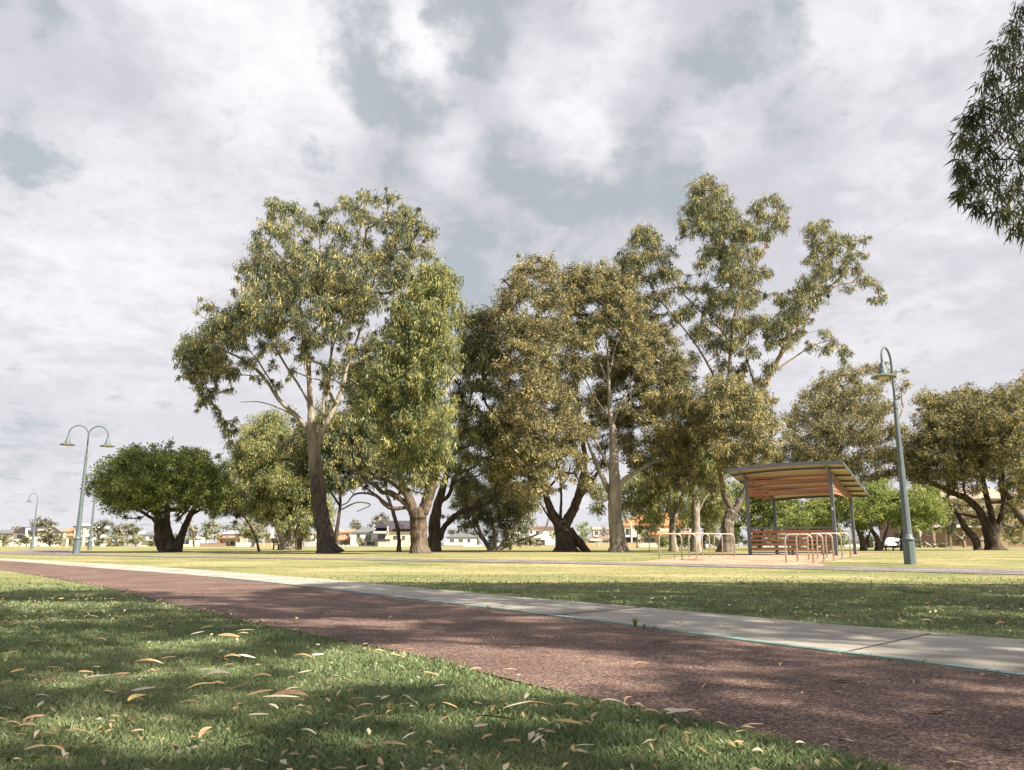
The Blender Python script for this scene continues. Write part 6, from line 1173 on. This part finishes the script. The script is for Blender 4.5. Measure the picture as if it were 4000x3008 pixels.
far('yellow-tipped shrub below the white gabled house', 325, 103, 2135, [(85, 2108, 12), (100, 2100, 12), (112, 2108, 14), (95, 2120, 12), (115, 2120, 12)], group=FG)
far('small bright bush left of the smallest lamp', 322, 68, 2136, [(62, 2123, 7), (72, 2122, 7), (78, 2127, 5)], LM_lime, name='bush', cat='bush', tr=1, D=1.5)
far('large olive-gold tree cluster right of the smallest lamp', 325, 195, 2136, [(150, 2090, 16), (170, 2078, 14), (190, 2070, 14), (208, 2075, 13), (180, 2095, 18), (205, 2100, 18), (228, 2088, 14), (240, 2102, 12), (155, 2112, 16), (185, 2115, 16), (215, 2118, 16), (240, 2118, 10)], group=FG, tr=3, D=6)
far('dark spreading tree just right of the twin-armed lamp', 335, 385, 2136, [(372, 2055, 14), (385, 2045, 14), (402, 2042, 16), (420, 2050, 16), (370, 2080, 14), (390, 2075, 18), (412, 2080, 18), (380, 2105, 16), (402, 2108, 18), (372, 2120, 10)], LM_fardark, group=FG, tr=4, D=6)
far('tall green leafy tree left of the white hip-roofed house', 345, 500, 2136, [(440, 2050, 14), (460, 2058, 16), (480, 2055, 14), (500, 2052, 14), (520, 2058, 14), (540, 2066, 12), (450, 2078, 16), (475, 2082, 18), (500, 2078, 18), (520, 2082, 14), (530, 2075, 12)], LM_far, group=FG, tr=3, D=6)
far('pale olive round bush left of its narrower neighbour, on the far lawn', 300, 455, 2139, [(420, 2112, 12), (432, 2102, 13), (448, 2098, 13), (465, 2098, 13), (480, 2104, 13), (492, 2112, 12), (430, 2122, 13), (450, 2118, 15), (472, 2120, 15), (440, 2130, 9), (470, 2131, 9)], LM_yel, name='bush', cat='bush', tr=3, D=4)
far('pale olive bush on thin stems beside the white house, on the far lawn', 295, 530, 2139, [(508, 2108, 11), (522, 2100, 12), (538, 2098, 12), (552, 2104, 12), (562, 2114, 9), (520, 2118, 11), (540, 2117, 12), (500, 2120, 9)], LM_yel, name='bush', cat='bush', tr=4, D=3)
far('grey-brown slender tree right of the paperbark trunk', 320, 757, 2137, [(745, 2045, 14), (755, 2060, 16), (735, 2065, 14), (740, 2085, 14), (762, 2080, 14), (755, 2100, 12), (735, 2100, 10), (770, 2062, 9)], LM_brown, group=FG, tr=3)
far('round bright green tree beside the palm', 315, 805, 2136, [(800, 2052, 14), (820, 2042, 14), (840, 2050, 14), (855, 2062, 12), (805, 2075, 16), (830, 2072, 18), (852, 2085, 12), (795, 2095, 12), (815, 2098, 14), (838, 2100, 12), (788, 2070, 10)], LM_mel, group=FG, tr=3, D=5)
far('distant norfolk pine poking above the roofs', 520, 915, 2134, [(915, 2038, 5), (915, 2047, 8), (914, 2057, 11), (915, 2067, 13), (914, 2078, 14)], LM_fardark, name='pine_tree', group=FG, tr=2, D=3)
far('dark round treetop left of the norfolk pine', 480, 885, 2134, [(875, 2062, 9), (888, 2058, 9), (900, 2064, 8)], LM_fardark, group=FG)
far('olive tree with broad low crown left of the multi-stemmed gum', 150, 990, 2140, [(930, 2070, 16), (950, 2052, 18), (975, 2040, 20), (1000, 2048, 20), (1025, 2060, 18), (1045, 2075, 14), (940, 2088, 18), (965, 2078, 22), (995, 2080, 22), (1020, 2090, 18), (960, 2102, 14), (985, 2104, 14), (1010, 2104, 14), (915, 2062, 10), (1040, 2092, 10), (1000, 2030, 12), (960, 2035, 12)], LM_yel, group=None, tr=8, D=4, leaf=(.35, .12))
far('orange-tinged small tree left of the split trunk', 180, 1186, 2141, [(1180, 2085, 14), (1200, 2078, 14), (1218, 2085, 14), (1230, 2098, 12), (1195, 2100, 16), (1215, 2106, 12), (1178, 2104, 10)], LM_brown, tr=2.5, D=3, leaf=(.4, .15))
far('gold-green treetop above the tan hip roof', 330, 1390, 2134, [(1372, 2046, 10), (1390, 2040, 11), (1405, 2048, 10), (1385, 2058, 12), (1405, 2062, 10)], group=FG)
far('tall dark tree behind the charcoal-roofed houses', 330, 1485, 2134, [(1455, 2035, 12), (1470, 2022, 13), (1490, 2012, 13), (1508, 2020, 12), (1515, 2035, 10), (1475, 2042, 14), (1495, 2038, 14), (1450, 2052, 10)], LM_fardark, group=FG, tr=3, D=6)
far('light green tree right of the V-forked trunk', 210, 2270, 2142, [(2268, 2060, 14), (2285, 2048, 14), (2298, 2062, 12), (2272, 2085, 14), (2290, 2080, 12), (2265, 2105, 12), (2282, 2105, 10)], LM_lime, tr=3, D=3, leaf=(.5, .2))
far('purple-flowering jacaranda behind the brown tiled roof', 300, 2365, 2136, [(2350, 2082, 8), (2365, 2078, 9), (2380, 2074, 9), (2360, 2070, 8), (2378, 2086, 8)], LM_purple, tr=2)
far('dark tree under the straight-trunked gum hiding the orange roof', 120, 2490, 2143, [(2440, 2010, 16), (2460, 1995, 18), (2485, 1985, 18), (2510, 1980, 18), (2535, 1975, 18), (2450, 2035, 14), (2475, 2020, 16), (2420, 1990, 16), (2400, 2010, 14), (2430, 1965, 18), (2470, 1950, 20), (2520, 1940, 20)], LM_grey, tr=5, D=3, leaf=(.4, .12))
far('green bush under the jacaranda side wall', 220, 2300, 2141, [(2258, 2120, 10), (2270, 2112, 10), (2280, 2122, 9)], LM_mel, name='bush', cat='bush', tr=1, D=1.5)
far('green creeper bush below the solar-panelled roof', 286, 1410, 2137, [(1398, 2112, 9), (1410, 2106, 10), (1424, 2112, 10), (1438, 2112, 8), (1402, 2124, 8)], LM_lime, name='bush', cat='bush', tr=1, D=1.5)
far('round clipped bush before the white balcony house', 245, 2040, 2138, [(2030, 2122, 9), (2042, 2118, 10), (2054, 2124, 9)], LM_mel, name='bush', cat='bush', tr=1, D=1.5)
far('grey-green bush before the white balcony house, right of the round one', 245, 2095, 2138, [(2080, 2124, 9), (2092, 2120, 9), (2108, 2120, 9), (2118, 2124, 8)], LM_far, name='bush', cat='bush', tr=1, D=1.5)
far('spiky yellow-green palm left of the V-forked trunk', 240, 2160, 2139, [(2150, 2080, 9), (2162, 2088, 9), (2170, 2076, 8), (2156, 2100, 8)], LM_yel, name='palm_tree', cat='palm', tr=2, D=1.5)
far('dark hedge along the foot of the brick flats', 136, 3640, 2138, [(3605, 2124, 10), (3625, 2122, 10), (3645, 2124, 10), (3665, 2128, 9), (3690, 2125, 10), (3715, 2125, 12), (3590, 2128, 9)], LM_fardark, name='hedge', cat='hedge', tr=1, D=1, leaf=(.3, .15))
far('yellow-green shrubs beside the right-edge trunks', 120, 3940, 2140, [(3925, 2110, 12), (3950, 2118, 14), (3975, 2112, 14), (3998, 2120, 12), (3960, 2095, 12), (4030, 2110, 20), (3935, 2085, 14)], LM_yel, name='bush', cat='bush', tr=1, D=2, leaf=(.3, .12))
far('dark cypress-like shrub at the left corner of the brick flats', 132, 3580, 2138, [(3578, 2065, 9), (3580, 2080, 11), (3580, 2096, 12), (3582, 2112, 13), (3584, 2126, 12)], LM_fardark, name='bush', cat='bush', tr=1.5, D=1.5, leaf=(.3, .15))
far('mid-green bush mass behind the right-hand trunks', 110, 3800, 2140, [(3730, 2080, 16), (3760, 2095, 16), (3840, 2040, 18), (3870, 2070, 20), (3900, 2060, 20), (3890, 2100, 18), (3745, 2110, 14), (3860, 2110, 16)], LM_fardark, name='bush', cat='bush', tr=2, D=2.5, leaf=(.35, .14))
far('dark leafy bush hiding the rear of the white car', 105, 3512, 2142, [(3500, 2095, 12), (3515, 2085, 14), (3530, 2100, 14), (3505, 2115, 12), (3522, 2122, 12), (3535, 2085, 12)], LM_fardark, name='bush', cat='bush', tr=2, D=1, leaf=(.3, .12))
far('dark foliage filling behind the shelter', 92, 3120, 2142, [(2960, 2040, 26), (3010, 2010, 28), (3060, 2000, 28), (3110, 2010, 28), (3160, 2020, 26), (2980, 1980, 26), (3040, 1960, 28), (3100, 1960, 28), (3170, 1970, 28), (3230, 1990, 26), (3290, 1980, 26), (3000, 2070, 20), (3230, 1940, 26)], LM_fardark, tr=9, D=4, leaf=(.35, .14), dk=1)
far('short green bush behind the shelter\'s lower panel', 85, 3150, 2144, [(3060, 2062, 14), (3080, 2050, 16), (3105, 2048, 14), (3125, 2058, 12), (3090, 2075, 14)], LM_lime, name='bush', cat='bush', tr=2, D=1.5, leaf=(.3, .12))
far('mid-green tree filling between the pale gum trunks', 95, 2750, 2143, [(2700, 2010, 24), (2740, 1990, 26), (2780, 2010, 26), (2820, 2030, 24), (2860, 2040, 22), (2720, 2045, 22), (2770, 2060, 22), (2830, 2075, 22), (2880, 2080, 18), (2690, 1960, 24), (2740, 1940, 26)], LM_mel, tr=6, D=4, leaf=(.35, .12), dk=1)
HG = 'low dark bushes beyond the shelter'
for k, (u, top, Yb, w, desc) in enumerate([(2590, 2092, 150, 22, 'low dark bush behind the front hoops left of the shelter'), (2655, 2050, 140, 34, 'rounded dark bush between the two pale gum trunks'), (2705, 2085, 130, 24, 'low dark bush behind the smooth grey trunk'), (2775, 2040, 120, 38, 'broad dark bush between smooth grey trunk and crooked tall gum'),
        (2885, 2020, 118, 40, 'dark bush just left of the shelter post'), (2960, 2040, 125, 34, 'low bush seen under the left end of the shelter'), (3030, 2035, 120, 34, 'low bush seen through the left half of the shelter'), (3110, 2060, 128, 32, 'low bush seen through the middle of the shelter'),
        (3190, 2045, 122, 34, 'low bush seen through the right half of the shelter'), (3275, 2055, 125, 30, 'low bush behind the front right shelter post'), (3390, 2098, 128, 22, 'low bush between the thick twisted paperbark stems')]):
    far(desc, Yb, u, 2139, [(u + (random.random() - .5) * w, top + r_ * .9 + (2140 - top - 12) * q_, r_ + 3 + w * .12) for q_, r_ in ((0, 11), (.3, 13), (.55, 13), (.8, 12), (.15, 12), (.7, 13))] + [(u - w * .8, 2122, 12), (u + w * .8, 2120, 12), (u - w * .5, 2105, 12), (u + w * .5, 2106, 12)], LM_fardark if k % 3 else LM_mel, name='bush', cat='bush', tr=2, D=1.5, leaf=(.32, .14), group=HG)
for k, (u, top, w, lm_, desc) in enumerate([(600, 2108, 22, LM_far, 'olive bush below the white hip-roofed house'), (690, 2085, 20, LM_fardark, 'dark bushy tree right behind the paperbark trunk'), (1000, 2105, 20, LM_fardark, 'dark bush behind the broad low olive tree'), (1130, 2080, 24, LM_far, 'leafy garden tree hidden by the multi-stemmed trunk'),
        (1160, 2112, 16, LM_mel, 'green garden bush left of the grey garden wall'), (1285, 2110, 14, LM_mel, 'small green garden bush beside the white posts'), (1445, 2118, 16, LM_fardark, 'dark low hedge plant below the solar-panelled roof'), (1700, 2075, 24, LM_fardark, 'dark garden tree directly behind the central trunks'),
        (1780, 2062, 30, LM_fardark, 'dark garden tree over the picket balcony house'), (1855, 2070, 26, LM_far, 'olive garden tree behind the splayed gum'), (1925, 2080, 28, LM_fardark, 'dark garden tree right behind the splayed gum base'), (1965, 2105, 18, LM_mel, 'green garden bush left of the tan brick wall'),
        (2200, 2070, 24, LM_fardark, 'dark garden tree hidden behind the V-forked trunk'), (2420, 2085, 22, LM_fardark, 'dark garden tree left of the orange-tiled house'), (2360, 2050, 12, LM_far, 'small round treetop behind the brown tiled roof'), (430, 2120, 16, LM_far, 'olive scrub at the foot of the tall green tree')]):
    far(desc, 306 + k, u, 2137, [(u + (random.random() - .5) * w * 1.6, top + 10 + (2132 - top - 10) * q_, min(w * .55, 14)) for q_ in (0, .15, .3, .4, .55, .65, .8, .9)], lm_, name='garden_tree', cat='tree', tr=2, D=3, group='garden trees along the far houses')
open('/tmp/leafcount','w').write(str(tree.count))
